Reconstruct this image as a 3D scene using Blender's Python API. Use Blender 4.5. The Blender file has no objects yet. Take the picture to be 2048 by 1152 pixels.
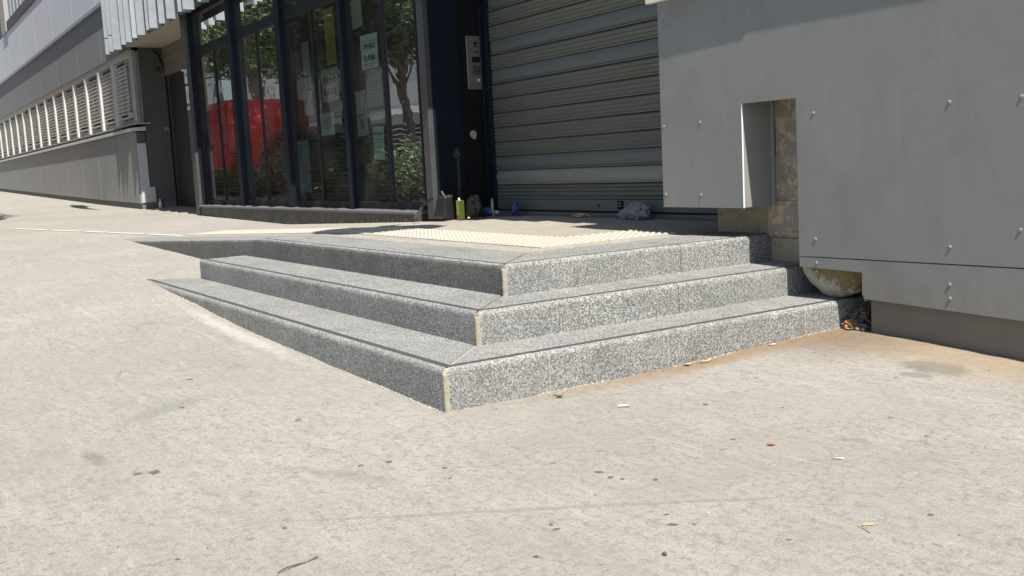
import bpy, bmesh, math, random
from mathutils import Vector, Matrix, noise

S = bpy.context.scene
COL = S.collection
random.seed(7)
R = random.random
def U(a, b): return a + (b - a) * R()

# ------------------------------------------------------------------ camera
cam_d = bpy.data.cameras.new('camera'); cam = bpy.data.objects.new('camera', cam_d); COL.objects.link(cam)
S.camera = cam
M = Matrix(((0.5377661, 0.8415071, -0.0517043), (-0.0765471, 0.1098071, 0.9910010), (0.8396119, -0.5289689, 0.1234655)))
cam.matrix_world = Matrix.Translation((3.9545, -2.1233, 1.08)) @ M.transposed().to_4x4()
cam_d.sensor_width = 36; cam_d.lens = 36 * 2034.0 / 2048; cam_d.clip_end = 600; cam_d.clip_start = 0.05

# ------------------------------------------------------------------ light
SUN = Vector((1.0, -0.205, 1.75)).normalized()
W = bpy.data.worlds.new('World'); S.world = W; W.use_nodes = True
wn = W.node_tree
sky = wn.nodes.new('ShaderNodeTexSky'); sky.sky_type = 'NISHITA'; sky.sun_disc = False
sky.sun_elevation = math.asin(SUN.z); sky.sun_rotation = math.atan2(SUN.x, SUN.y)
sky.air_density = 1.0; sky.dust_density = 1.5
bg = wn.nodes['Background']; bg.inputs['Strength'].default_value = 0.078
wn.links.new(sky.outputs[0], bg.inputs['Color'])
sd = bpy.data.lights.new('sun', 'SUN'); sd.energy = 5.0; sd.angle = math.radians(0.53); sd.color = (1.0, 0.95, 0.86)
sun = bpy.data.objects.new('sun', sd); COL.objects.link(sun); sun.rotation_euler = SUN.to_track_quat('Z', 'Y').to_euler()
sun.location = (5, -5, 20)
S.view_settings.view_transform = 'Standard'; S.view_settings.look = 'None'
S.view_settings.exposure = 0.85; S.view_settings.gamma = 1

# ------------------------------------------------------------------ materials
MATS = {}
class N:
    """tiny node helper"""
    def __init__(s, name):
        s.m = bpy.data.materials.new(name); s.m.use_nodes = True; s.t = s.m.node_tree
        s.b = s.t.nodes['Principled BSDF']; s.out = s.t.nodes['Material Output']
        s.tc = s.t.nodes.new('ShaderNodeTexCoord'); s.geo = s.t.nodes.new('ShaderNodeNewGeometry')
        s.pos = s.geo.outputs['Position']; MATS[name] = s.m
    def n(s, ty, **k):
        x = s.t.nodes.new('ShaderNode' + ty)
        for a, v in k.items(): setattr(x, a, v)
        return x
    def l(s, a, b): s.t.links.new(a, b)
    def noise(s, scale, detail=4, rough=.55, vec=None, dist=0, stretch=None):
        x = s.n('TexNoise'); x.inputs['Scale'].default_value = scale; x.inputs['Detail'].default_value = detail
        x.inputs['Roughness'].default_value = rough; x.inputs['Distortion'].default_value = dist
        v = vec or s.pos
        if stretch:
            mp = s.n('Mapping'); mp.inputs['Scale'].default_value = stretch; s.l(v, mp.inputs[0]); v = mp.outputs[0]
        s.l(v, x.inputs['Vector']); return x.outputs['Fac']
    def vor(s, scale, feature='F1', out='Distance', rand=1.0, stretch=None):
        x = s.n('TexVoronoi', feature=feature); x.inputs['Scale'].default_value = scale
        x.inputs['Randomness'].default_value = rand; v = s.pos
        if stretch:
            mp = s.n('Mapping'); mp.inputs['Scale'].default_value = stretch; s.l(v, mp.inputs[0]); v = mp.outputs[0]
        s.l(v, x.inputs['Vector']); return x.outputs[out]
    def ramp(s, fac, stops, interp='LINEAR'):
        x = s.n('ValToRGB'); x.color_ramp.interpolation = interp; e = x.color_ramp.elements
        while len(e) < len(stops): e.new(.5)
        for i, (p, c) in enumerate(stops):
            e[i].position = p; e[i].color = (c, c, c, 1) if not isinstance(c, tuple) else (*c, 1)
        s.l(fac, x.inputs[0]); return x.outputs[0]
    def mix(s, fac, a, b, mode='MIX'):
        x = s.n('Mix', data_type='RGBA', blend_type=mode)
        for sock, v in ((x.inputs[0], fac), (x.inputs[6], a), (x.inputs[7], b)):
            if isinstance(v, (int, float)): sock.default_value = v
            elif isinstance(v, tuple): sock.default_value = (*v, 1)
            else: s.l(v, sock)
        return x.outputs[2]
    def math(s, op, a, b=0.0, c=None, clamp=False):
        x = s.n('Math', operation=op, use_clamp=clamp)
        for sock, v in zip(x.inputs, (a, b, c)):
            if v is None: continue
            if isinstance(v, (int, float)): sock.default_value = v
            else: s.l(v, sock)
        return x.outputs[0]
    def xyz(s):
        x = s.n('SeparateXYZ'); s.l(s.pos, x.inputs[0]); return x.outputs
    def bump(s, h, strength=.3, dist=.01):
        x = s.n('Bump'); x.inputs['Strength'].default_value = strength; x.inputs['Distance'].default_value = dist
        s.l(h, x.inputs['Height']); s.l(x.outputs[0], s.b.inputs['Normal'])
    def col(s, c):
        if isinstance(c, tuple): s.b.inputs['Base Color'].default_value = (*c, 1)
        else: s.l(c, s.b.inputs['Base Color'])
    def rough(s, r):
        if isinstance(r, (int, float)): s.b.inputs['Roughness'].default_value = r
        else: s.l(r, s.b.inputs['Roughness'])
    def blob(s, cx, cy, rx, ry, rot=0., soft=.35, wob=3.0, amp=.5):
        """irregular stain mask round (cx,cy)"""
        X = s.xyz(); dx = s.math('SUBTRACT', X[0], cx); dy = s.math('SUBTRACT', X[1], cy)
        c, q = math.cos(rot), math.sin(rot)
        a = s.math('DIVIDE', s.math('ADD', s.math('MULTIPLY', dx, c), s.math('MULTIPLY', dy, q)), rx)
        b = s.math('DIVIDE', s.math('SUBTRACT', s.math('MULTIPLY', dy, c), s.math('MULTIPLY', dx, q)), ry)
        d = s.math('SQRT', s.math('ADD', s.math('MULTIPLY', a, a), s.math('MULTIPLY', b, b)))
        nz = s.noise(wob / max(rx, ry), 4, .6)
        d = s.math('ADD', d, s.math('MULTIPLY', s.math('SUBTRACT', nz, .5), amp * 2))
        x = s.n('MapRange', interpolation_type='SMOOTHSTEP'); x.inputs[1].default_value = 1 - soft; x.inputs[2].default_value = 1 + soft
        x.inputs[3].default_value = 1; x.inputs[4].default_value = 0; s.l(d, x.inputs[0]); return x.outputs[0]

def simple(name, c, rough=.6, metal=0., var=.12, scale=3., bump=0., bscale=200, spec=.5):
    n = N(name); f = n.noise(scale, 5, .6)
    lo = tuple(v * (1 - var) for v in c); hi = tuple(min(1, v * (1 + var)) for v in c)
    n.col(n.mix(f, lo, hi)); n.rough(n.math('ADD', n.math('MULTIPLY', n.noise(scale * 4), .15), rough - .07))
    n.b.inputs['Metallic'].default_value = metal; n.b.inputs['Specular IOR Level'].default_value = spec
    if bump: n.bump(n.noise(bscale, 3), bump, .003)
    return n.m

def concrete(name, base, dirty=True):
    n = N(name)
    big = n.noise(.55, 5, .6); mid = n.noise(3.2, 6, .62); fine = n.noise(30, 7, .68); grain = n.noise(240, 4, .75)
    strk = n.noise(9, 6, .65, stretch=(.5, 2.6, 1))
    d = tuple(v * .84 for v in base); l = tuple(min(1, v * 1.12) for v in base)
    c = n.mix(n.ramp(big, [(.32, 0.), (.68, 1.)]), d, l)
    c = n.mix(n.ramp(mid, [(.33, .42), (.6, 0.)]), c, tuple(v * .76 for v in base))
    c = n.mix(n.ramp(strk, [(.36, .42), (.52, 0.)]), c, (base[0] * .70, base[1] * .69, base[2] * .68))
    c = n.mix(n.ramp(strk, [(.56, 0.), (.7, .35)]), c, (base[0] * 1.22, base[1] * 1.21, base[2] * 1.19))
    c = n.mix(n.ramp(fine, [(.38, .75), (.5, 0.)]), c, (base[0] * .60, base[1] * .58, base[2] * .56))
    c = n.mix(n.ramp(grain, [(.36, .6), (.48, 0.)]), c, (base[0] * .52, base[1] * .5, base[2] * .48))
    c = n.mix(n.ramp(grain, [(.56, 0.), (.72, .45)]), c, (.42, .395, .35))
    g2 = n.noise(110, 5, .8); c = n.mix(n.ramp(g2, [(.40, .55), (.50, 0.)]), c, (base[0] * .55, base[1] * .54, base[2] * .52)); c = n.mix(n.ramp(g2, [(.53, 0.), (.62, .3)]), c, (base[0] * 1.25, base[1] * 1.24, base[2] * 1.22))
    hue = n.noise(1.1, 4, .6); c = n.mix(n.ramp(hue, [(.38, .22), (.5, 0.)]), c, (base[0] * .93, base[1] * .97, base[2] * .92)); c = n.mix(n.ramp(hue, [(.52, 0.), (.66, .15)]), c, (base[0] * 1.02, base[1] * .93, base[2] * .90))
    big2 = n.noise(.9, 6, .68, dist=1.0, stretch=(.7, 1.3, 1)); c = n.mix(n.ramp(big2, [(.34, .38), (.47, 0.)]), c, (base[0] * .70, base[1] * .70, base[2] * .70))
    # hairline cracks and trowel marks
    vc = n.n('TexVoronoi', feature='DISTANCE_TO_EDGE'); vc.inputs['Scale'].default_value = .55; wq = n.n('VectorMath', operation='ADD'); nv = n.n('TexNoise'); nv.inputs['Scale'].default_value = 2.4; nv.inputs['Detail'].default_value = 5
    sc_ = n.n('VectorMath', operation='SCALE'); sc_.inputs[3].default_value = .5; n.l(n.pos, nv.inputs['Vector']); n.l(nv.outputs['Color'], sc_.inputs[0]); n.l(n.pos, wq.inputs[0]); n.l(sc_.outputs[0], wq.inputs[1]); n.l(wq.outputs[0], vc.inputs['Vector'])
    c = n.mix(n.math('MULTIPLY', n.ramp(vc.outputs['Distance'], [(.0, .55), (.0035, 0.)]), n.ramp(n.noise(1.4, 3), [(.47, 0.), (.56, 1.)])), c, (.16, .145, .125))
    # scattered dark flecks and spots of many sizes
    v = n.vor(7.5); keep = n.ramp(n.noise(2.1, 3), [(.50, 0.), (.56, 1.)])
    wv = n.math('ADD', v, n.math('MULTIPLY', n.math('SUBTRACT', n.noise(60, 3), .5), .09))
    spots = n.math('MULTIPLY', n.ramp(wv, [(.035, 1.), (.06, 0.)]), keep)
    c = n.mix(n.math('MULTIPLY', spots, .55), c, (.09, .087, .083))
    v2 = n.vor(30, stretch=(.7, 1.4, 1)); k2 = n.ramp(n.noise(5.3, 3), [(.5, 0.), (.6, 1.)])
    w2 = n.math('ADD', v2, n.math('MULTIPLY', n.math('SUBTRACT', n.noise(150, 2), .5), .2))
    c = n.mix(n.math('MULTIPLY', n.math('MULTIPLY', n.ramp(w2, [(.08, 1.), (.13, 0.)]), k2), .75), c, (.085, .075, .065))
    # pale scuffs
    sc = n.noise(2.6, 7, .7, dist=1.2, stretch=(.45, 3., 1))
    c = n.mix(n.ramp(sc, [(.61, 0.), (.64, .45), (.67, 0.)]), c, (.40, .375, .335))
    if dirty:
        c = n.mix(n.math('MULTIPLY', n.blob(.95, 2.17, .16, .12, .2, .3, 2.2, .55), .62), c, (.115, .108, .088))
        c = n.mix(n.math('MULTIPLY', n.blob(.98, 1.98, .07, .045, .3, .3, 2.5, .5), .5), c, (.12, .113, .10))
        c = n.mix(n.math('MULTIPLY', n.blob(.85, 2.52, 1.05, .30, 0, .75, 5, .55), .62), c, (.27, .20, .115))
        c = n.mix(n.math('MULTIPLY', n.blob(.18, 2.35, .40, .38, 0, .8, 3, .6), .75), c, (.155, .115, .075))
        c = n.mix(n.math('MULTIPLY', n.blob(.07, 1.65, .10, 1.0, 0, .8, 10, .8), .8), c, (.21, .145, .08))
        c = n.mix(n.math('MULTIPLY', n.blob(-2.7, -.13, 1.0, .055, 0, .7, 14, .9), .6), c, (.43, .41, .38))
        c = n.mix(n.math('MULTIPLY', n.blob(.55, -.75, .2, .04, .5, .6, 4, .6), .35), c, (.15, .15, .135))
        c = n.mix(n.math('MULTIPLY', n.blob(-.9, -1.05, .07, .28, .6, .7, 4, .6), .4), c, (.165, .17, .157))
        c = n.mix(n.math('MULTIPLY', n.blob(1.3, -.4, .9, .014, 1.02, .5, 6, .25), .35), c, (.15, .137, .12))
        c = n.mix(n.math('MULTIPLY', n.blob(-.3, -1.45, .12, .03, .1, .5, 3, .5), .5), c, (.13, .125, .125))
    n.col(c); n.rough(.88); n.b.inputs['Specular IOR Level'].default_value = .25
    h = n.math('ADD', n.math('MULTIPLY', fine, 1.0), n.math('MULTIPLY', grain, .35))
    h = n.math('ADD', h, n.math('MULTIPLY', strk, 1.6))
    n.bump(h, .9, .008)
    return n.m

def granite(name, dark=0., coarse=1.):
    n = N(name)
    a = n.noise(95 / coarse, 3, .6); b = n.noise(150 / coarse, 2, .5); v = n.vor(120 / coarse, out='Color')
    sep = n.n('SeparateColor'); n.l(v, sep.inputs[0])
    c = n.ramp(sep.outputs[0], [(0., (.075, .080, .082)), (.22, (.135, .140, .140)), (.5, (.205, .210, .204)), (.78, (.305, .308, .295)), (1., (.41, .405, .38))])
    c = n.mix(n.ramp(a, [(.38, .7), (.52, 0.)]), c, (.062, .066, .072))
    c = n.mix(n.ramp(a, [(.52, 0.), (.65, .62)]), c, (.42, .415, .39))
    c = n.mix(n.ramp(n.noise(2.3, 6, .65), [(.42, .28), (.62, 0.)]), c, (.10, .102, .10))
    c = n.mix(n.ramp(n.noise(.9, 5, .6), [(.35, .22), (.6, 0.)]), c, (.30, .30, .285))
    c = n.mix(n.ramp(n.noise(5.5, 6, .7, dist=.5), [(.56, 0.), (.68, .38)]), c, (.085, .085, .078))
    c = n.mix(n.ramp(n.noise(3.7, 6, .7, dist=.8, stretch=(1, 1, 2)), [(.60, 0.), (.70, .35)]), c, (.36, .345, .30))
    # rust blooms and grime near the joints
    c = n.mix(n.ramp(n.noise(14, 4, .6), [(.66, 0.), (.74, .45)]), c, (.28, .23, .13))
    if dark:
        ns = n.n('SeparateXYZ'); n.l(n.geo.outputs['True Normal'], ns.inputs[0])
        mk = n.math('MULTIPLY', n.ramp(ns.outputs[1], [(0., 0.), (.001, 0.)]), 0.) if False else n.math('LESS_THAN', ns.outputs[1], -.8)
        c = n.mix(n.math('MULTIPLY', mk, n.ramp(n.noise(5, 5, .65), [(.3, dark * .8), (.7, min(1, dark * 1.3))])), c, (.03, .029, .025))  # shade of the top front riser, painted in by face direction
    n.col(c); n.rough(n.ramp(b, [(.3, .55), (.7, .8)])); n.b.inputs['Specular IOR Level'].default_value = .35
    n.bump(n.math('ADD', a, n.math('MULTIPLY', b, .6)), .6, .004)
    return n.m

def glassm(name):
    n = N(name); t = n.t; t.nodes.remove(n.b)
    fr = n.n('Fresnel'); fr.inputs[0].default_value = 1.75
    tr = n.n('BsdfTransparent'); tr.inputs[0].default_value = (.84, .88, .87, 1)
    gl = n.n('BsdfGlossy'); gl.inputs['Roughness'].default_value = .006; gl.inputs[0].default_value = (.95, .97, .96, 1)
    bp = n.n('Bump'); bp.inputs['Strength'].default_value = .10; bp.inputs['Distance'].default_value = .02
    n.l(n.noise(2.2, 2, .4), bp.inputs['Height']); n.l(bp.outputs[0], gl.inputs['Normal'])
    mx = n.n('MixShader'); n.l(n.math('MULTIPLY', fr.outputs[0], 1.5, clamp=True), mx.inputs[0])
    n.l(tr.outputs[0], mx.inputs[1]); n.l(gl.outputs[0], mx.inputs[2])
    # dust film
    df = n.n('BsdfDiffuse'); df.inputs[0].default_value = (.45, .44, .40, 1)
    m2 = n.n('MixShader'); n.l(n.ramp(n.noise(1.7, 5, .65), [(.4, .02), (.75, .09)]), m2.inputs[0])
    n.l(mx.outputs[0], m2.inputs[1]); n.l(df.outputs[0], m2.inputs[2]); n.l(m2.outputs[0], n.out.inputs[0]); return n.m

def painted(name, base, streaks=.5, rough=.5, drip=(.62, .62, .6)):
    """painted sheet: soft clouds, run marks, scuffs"""
    n = N(name)
    c = n.mix(n.noise(1.3, 5, .6), tuple(v * .88 for v in base), tuple(v * 1.1 for v in base))
    run = n.noise(14, 5, .7, stretch=(1, 1, .06)); m = n.ramp(run, [(.58, 0.), (.7, .35 * streaks)])
    c = n.mix(m, c, tuple(min(1, v * 1.3) for v in base))
    run2 = n.noise(9, 5, .7, stretch=(1.7, 1, .09)); c = n.mix(n.ramp(run2, [(.58, 0.), (.72, .45 * streaks)]), c, tuple(v * .62 for v in base))
    sm = n.noise(6, 7, .75, dist=.8); c = n.mix(n.ramp(sm, [(.62, 0.), (.70, .5 * streaks)]), c, tuple(v * .6 for v in base))
    sc = n.noise(22, 3, .6, dist=2.2, stretch=(1, 1, .5)); c = n.mix(n.ramp(sc, [(.70, 0.), (.72, .5 * streaks), (.74, 0.)]), c, drip)
    c = n.mix(n.ramp(n.noise(2.6, 6, .68, dist=.6), [(.36, .5), (.52, 0.)]), c, tuple(v * .80 for v in base))
    c = n.mix(n.ramp(n.noise(3.1, 5, .6), [(.54, 0.), (.7, .4)]), c, (base[0] * 1.08, base[1] * 1.14, base[2] * 1.14))
    dot = n.vor(16); c = n.mix(n.math('MULTIPLY', n.ramp(dot, [(.03, .8), (.05, 0.)]), n.ramp(n.noise(3.3, 3), [(.52, 0.), (.6, 1.)])), c, tuple(v * .45 for v in base))
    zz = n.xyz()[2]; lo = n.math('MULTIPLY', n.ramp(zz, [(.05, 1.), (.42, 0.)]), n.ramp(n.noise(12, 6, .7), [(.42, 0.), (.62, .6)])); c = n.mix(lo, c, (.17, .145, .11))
    n.col(c); n.rough(n.ramp(n.noise(5, 4), [(.3, rough - .08), (.7, rough + .12)])); n.bump(n.math('ADD', n.math('MULTIPLY', n.noise(300, 2), .05), n.noise(1.3, 3, .5)), .12, .012)
    return n.m

concrete('pavement_concrete', (.322, .307, .281))
concrete('platform_concrete', (.35, .322, .28), False)
granite('granite', 0, .86); granite('granite_riser_shade', .42, .86)
simple('mortar', (.33, .295, .235), .95, var=.45, scale=55, bump=1.0, bscale=160)
simple('mortar_brown', (.16, .12, .085), .95, var=.3, scale=40, bump=.6, bscale=120)
simple('pale_mortar', (.36, .335, .295), .95, var=.2, scale=30, bump=.6, bscale=90)
simple('anti_slip_strip', (.045, .047, .052), .85, var=.35, scale=30, bump=.5, bscale=400)
simple('tactile_resin', (.355, .335, .285), .75, var=.08, scale=5, bump=.3, bscale=150)
simple('line_paint', (.44, .42, .38), .8, var=.2, scale=15)
painted('grey_paint', (.20, .204, .197), .55)
painted('grey_side_paint', (.25, .25, .24), .3)
painted('plinth_paint', (.165, .150, .135), .3, .6)
painted('cap_board', (.60, .57, .51), .3, .6)
simple('cut_edge', (.72, .73, .72), .4, var=.1)
simple('bolt_grey', (.27, .275, .27), .5, var=.1)
simple('galvanised', (.55, .57, .58), .38, 1.0, var=.18, scale=9)
simple('zinc', (.36, .40, .44), .42, .35, var=.22, scale=5)
simple('zinc_bright', (.55, .58, .60), .3, .4, var=.1, scale=4)
simple('navy_paint', (.007, .011, .020), .55, var=.3, scale=4, spec=.18)
simple('black_paint', (.008, .008, .010), .6, var=.3, scale=5, spec=.2)
simple('dark_frame', (.014, .016, .019), .6, var=.25, scale=6, spec=.2)
painted('dusty_dark_paint', (.060, .060, .060), 1.0, .5, (.2, .19, .17))
simple('sill_metal', (.12, .12, .122), .45, var=.3, scale=7)
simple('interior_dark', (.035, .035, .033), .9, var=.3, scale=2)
simple('blind', (.16, .155, .14), .8)
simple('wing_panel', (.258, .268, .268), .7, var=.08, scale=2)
simple('wing_upper_panel', (.22, .232, .24), .7, var=.08, scale=2)
simple('wing_white', (.60, .64, .68), .6, var=.06, scale=1.5)
simple('wing_dark_wall', (.085, .085, .085), .7, var=.15, scale=2)
simple('wing_end_sunlit', (.45, .48, .50), .6, var=.06)
simple('cream_frame', (.58, .575, .545), .6, var=.07)
simple('grille_wire', (.62, .62, .58), .5, var=.06)
simple('soffit_beige', (.44, .38, .31), .8, var=.08, scale=2)
simple('backing_green', (.04, .07, .065), .8, var=.2)
simple('louvre_beige', (.20, .175, .15), .7, var=.08)
simple('base_plinth', (.15, .142, .13), .85, var=.2, scale=4, bump=.4, bscale=60)
simple('window_glass_dark', (.20, .205, .21), .15, var=.2)
simple('leaf_green', (.075, .115, .032), .55, var=.5, scale=1.5)
simple('leaf_yellow', (.20, .22, .045), .55, var=.4, scale=2)
simple('leaf_dark', (.042, .068, .024), .6, var=.5, scale=1.5)
simple('flower_red', (.5, .05, .03), .6)
simple('bark', (.13, .10, .075), .9, var=.3, scale=9, bump=.8, bscale=30)
simple('bark_pale', (.30, .25, .20), .9, var=.3, scale=9, bump=.8, bscale=30)
simple('container_red', (.60, .016, .02), .45, var=.12, scale=1.2)
simple('facade_white', (.36, .355, .34), .8, var=.05, scale=.5)
simple('facade_grey', (.17, .18, .195), .8, var=.06, scale=.5)
simple('facade_beige', (.40, .33, .24), .8, var=.06, scale=.5)
simple('fence_dark', (.06, .063, .065), .7)
simple('steel', (.36, .35, .34), .42, .9, var=.1, scale=12)
simple('screen', (.012, .014, .013), .2)
simple('button_pale', (.6, .6, .58), .4)
simple('bag_black', (.016, .016, .018), .38, var=.4, scale=18, bump=.5, bscale=50)
simple('strap_grey', (.06, .06, .065), .7, var=.2, scale=30)
simple('leather_brown', (.05, .032, .028), .5, var=.3, scale=20)
simple('carton_yellow', (.26, .27, .035), .5, var=.08, scale=20)
simple('carton_green', (.045, .085, .012), .5, var=.1)
simple('carton_red', (.25, .06, .03), .5, var=.1)
simple('plastic_blue', (.02, .05, .14), .3, var=.3, scale=30)
simple('paper_white', (.55, .54, .52), .6, var=.08, scale=20)
simple('leaf_orange', (.33, .135, .065), .7, var=.25, scale=50, bump=.6, bscale=150)
simple('leaf_cream', (.46, .31, .17), .7, var=.2, scale=50)
simple('leaf_olive', (.12, .14, .03), .55, var=.3, scale=60)
simple('butt_filter', (.75, .33, .14), .8)
simple('straw', (.44, .36, .20), .8, var=.2)
simple('twig_brown', (.10, .065, .045), .9, var=.2, scale=40)
simple('pebble_dark', (.09, .07, .06), .8, var=.3, scale=50)
simple('gum', (.085, .088, .09), .85, var=.25, scale=60)
simple('gum_pale', (.17, .16, .15), .9, var=.2, scale=60)
simple('rubble', (.12, .10, .08), .9, var=.5, scale=20, bump=.6, bscale=60)
simple('door_dark', (.040, .038, .036), .5, var=.2)
simple('warm_ink', (.30, .26, .12), .7)

def rendered_wall():
    n = N('ochre_render'); z = n.xyz()[2]
    c = n.mix(n.noise(3.5, 6, .65), (.30, .255, .175), (.42, .37, .27))
    c = n.mix(n.ramp(n.noise(7, 6, .7), [(.5, 0.), (.7, .75)]), c, (.17, .15, .10))
    c = n.mix(n.ramp(n.noise(28, 5, .7), [(.6, 0.), (.7, .5)]), c, (.12, .11, .08))
    n.col(c); n.rough(.95); n.bump(n.noise(70, 5, .7), .6, .006)
rendered_wall()
def flaking():
    n = N('flaking_paint'); z = n.xyz()[2]
    m = n.noise(13, 7, .72, dist=.4); c1 = n.mix(n.noise(5), (.30, .245, .195), (.25, .205, .17))
    c2 = n.mix(n.noise(9, 5), (.46, .38, .26), (.38, .30, .2))
    c = n.mix(n.ramp(m, [(.525, 0.), (.54, 1.)]), c1, c2)
    c = n.mix(n.ramp(n.noise(8, 5, .7), [(.66, 0.), (.72, .8)]), c, (.30, .12, .04))
    n.col(c); n.rough(.8); n.bump(n.ramp(m, [(.525, 1.), (.54, 0.)]), .5, .003)
flaking()
def lumpmat():
    n = N('pale_foam'); X = n.xyz()
    c = n.mix(n.noise(11, 6, .7, dist=.6), (.30, .26, .20), (.64, .60, .53))
    f = n.math('ADD', n.math('MULTIPLY', n.math('SUBTRACT', X[0], -.10), 2.2), n.math('MULTIPLY', n.math('SUBTRACT', X[2], .27), 5.))
    f = n.math('ADD', f, n.math('MULTIPLY', n.math('SUBTRACT', n.noise(24, 6, .7), .5), 1.6))
    c = n.mix(n.ramp(f, [(.05, 0.), (.25, 1.)]), c, n.mix(n.noise(45, 4, .7), (.10, .075, .02), (.34, .29, .15)))
    c = n.mix(n.ramp(n.noise(6, 5, .6, dist=1.5, stretch=(2.5, 1, .6)), [(.60, 0.), (.64, .8), (.68, 0.)]), c, (.14, .10, .07))
    n.col(c); n.rough(.9); n.bump(n.noise(38, 6, .75), 1.0, .012)
lumpmat()
def plastic_bag():
    n = N('bag_plastic'); n.col(n.mix(n.noise(14, 4), (.30, .30, .33), (.46, .46, .48))); n.rough(.35)
    n.b.inputs['Transmission Weight'].default_value = .35; n.b.inputs['Alpha'].default_value = .8
plastic_bag()
def shutterm(name, base):
    n = N(name)
    c = n.mix(n.noise(6, 5, .65, stretch=(.15, 1, 3)), tuple(v * .8 for v in base), tuple(v * 1.15 for v in base))
    c = n.mix(n.ramp(n.noise(40, 5, .7), [(.6, 0.), (.72, .4)]), c, (.07, .07, .065))
    c = n.mix(n.ramp(n.noise(4.5, 5, .7, stretch=(2.5, 1, .35)), [(.60, 0.), (.72, .3)]), c, (.22, .2, .17))
    n.col(c); n.b.inputs['Metallic'].default_value = .45; n.rough(n.ramp(n.noise(9, 4, stretch=(.2, 1, 2)), [(.3, .45), (.7, .65)]))
    n.bump(n.noise(1.6, 4, .6, stretch=(.6, 1, 4)), .25, .01)
shutterm('shutter_metal', (.185, .19, .165)); shutterm('shutter_metal_blue', (.15, .168, .165)); shutterm('shutter_metal_pale', (.29, .285, .25))
glassm('pane_glass')
posters = {}
def postermat(c):
    k = tuple(round(v, 3) for v in c)
    if k not in posters: posters[k] = simple('poster_%d' % len(posters), c, .6, var=.08, scale=9)
    return posters[k]
postermat_ink = simple('ink', (.02, .025, .03), .6)
def mat(x): return MATS[x] if isinstance(x, str) else x

# ------------------------------------------------------------------ geometry helpers
def link(name, me, m, parent=None, loc=None, smooth=False):
    ms = m if isinstance(m, (list, tuple)) else [m]
    for q in ms: me.materials.append(mat(q))
    if smooth:
        for p in me.polygons: p.use_smooth = True
    o = bpy.data.objects.new(name, me); COL.objects.link(o)
    if loc is not None: o.location = loc
    if parent is not None:
        o.parent = parent
    return o
def tag(o, label=None, cat=None, group=None, kind=None):
    if label: o['label'] = label
    if cat: o['category'] = cat
    if group: o['group'] = group
    if kind: o['kind'] = kind
    return o
def thing(name, label, cat, loc=(0, 0, 0), group=None):
    o = bpy.data.objects.new(name, None); COL.objects.link(o); o.location = loc; o.empty_display_size = .1
    return tag(o, label, cat, group)
class B:
    """mesh collector, world coordinates; build() subtracts the parent's location"""
    def __init__(s): s.bm = bmesh.new(); s.mi = 0
    def box(s, x0, x1, y0, y1, z0, z1, bev=0., jit=0.):
        g = bmesh.ops.create_cube(s.bm, size=1)['verts']
        for v in g:
            v.co = Vector(((x0 + x1) / 2 + v.co.x * (x1 - x0), (y0 + y1) / 2 + v.co.y * (y1 - y0), (z0 + z1) / 2 + v.co.z * (z1 - z0)))
            if jit: v.co += Vector((U(-jit, jit), U(-jit, jit), U(-jit, jit)))
        if bev:
            es = list({e for v in g for e in v.link_edges}); bmesh.ops.bevel(s.bm, geom=es, offset=bev, segments=1, affect='EDGES', profile=.5)
        for f in s.bm.faces:
            if f.material_index == 0 and s.mi: f.material_index = s.mi
        return s
    def poly(s, pts):
        vs = [s.bm.verts.new(p) for p in pts]; f = s.bm.faces.new(vs); f.material_index = s.mi; return f
    def prism(s, pts, vec):
        """closed prism from a planar outline swept along vec"""
        vec = Vector(vec); a = [s.bm.verts.new(p) for p in pts]; b = [s.bm.verts.new(Vector(p) + vec) for p in pts]; n = len(pts)
        fs = [s.bm.faces.new(a), s.bm.faces.new(b[::-1])]
        for i in range(n): fs.append(s.bm.faces.new((a[i], b[i], b[(i + 1) % n], a[(i + 1) % n])))
        for f in fs: f.material_index = s.mi
        return s
    def tube(s, pts, rad, n=8, cap=True):
        pts = [Vector(p) for p in pts]; rs = rad if isinstance(rad, (list, tuple)) else [rad] * len(pts); rings = []
        for i, p in enumerate(pts):
            d = (pts[min(i + 1, len(pts) - 1)] - pts[max(i - 1, 0)]).normalized()
            u = d.orthogonal().normalized() if i == 0 else (u - d * u.dot(d)).normalized(); w = d.cross(u)
            rings.append([s.bm.verts.new(p + (u * math.cos(k * 2 * math.pi / n) + w * math.sin(k * 2 * math.pi / n)) * rs[i]) for k in range(n)])
        for a, b in zip(rings, rings[1:]):
            for k in range(n): s.bm.faces.new((a[k], a[(k + 1) % n], b[(k + 1) % n], b[k])).material_index = s.mi
        if cap: s.bm.faces.new(rings[0][::-1]); s.bm.faces.new(rings[-1])
        return s
    def disc(s, c, r, n=10, z=.002, wob=.25, rot=0, asp=1.):
        vs = []
        for k in range(n):
            a = k * 2 * math.pi / n; q = r * (1 + U(-wob, wob)); dx, dy = math.cos(a) * q * asp, math.sin(a) * q
            X = c[0] + dx * math.cos(rot) - dy * math.sin(rot); Y = c[1] + dx * math.sin(rot) + dy * math.cos(rot)
            vs.append(s.bm.verts.new((X, Y, c[2](X, Y) + z)))
        s.bm.faces.new(vs); return s
    def build(s, name, m, parent=None, smooth=False, norm=True):
        if norm: bmesh.ops.recalc_face_normals(s.bm, faces=s.bm.faces)
        if parent is not None:
            p = parent; off = Vector((0, 0, 0))
            while p is not None: off += p.location; p = p.parent
            bmesh.ops.translate(s.bm, verts=s.bm.verts, vec=-off)
        me = bpy.data.meshes.new(name); s.bm.to_mesh(me); s.bm.free()
        return link(name, me, m, parent, smooth=smooth)
def box(name, m, parent, x0, x1, y0, y1, z0, z1, bev=0., jit=0.):
    return B().box(x0, x1, y0, y1, z0, z1, bev, jit).build(name, m, parent)
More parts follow.
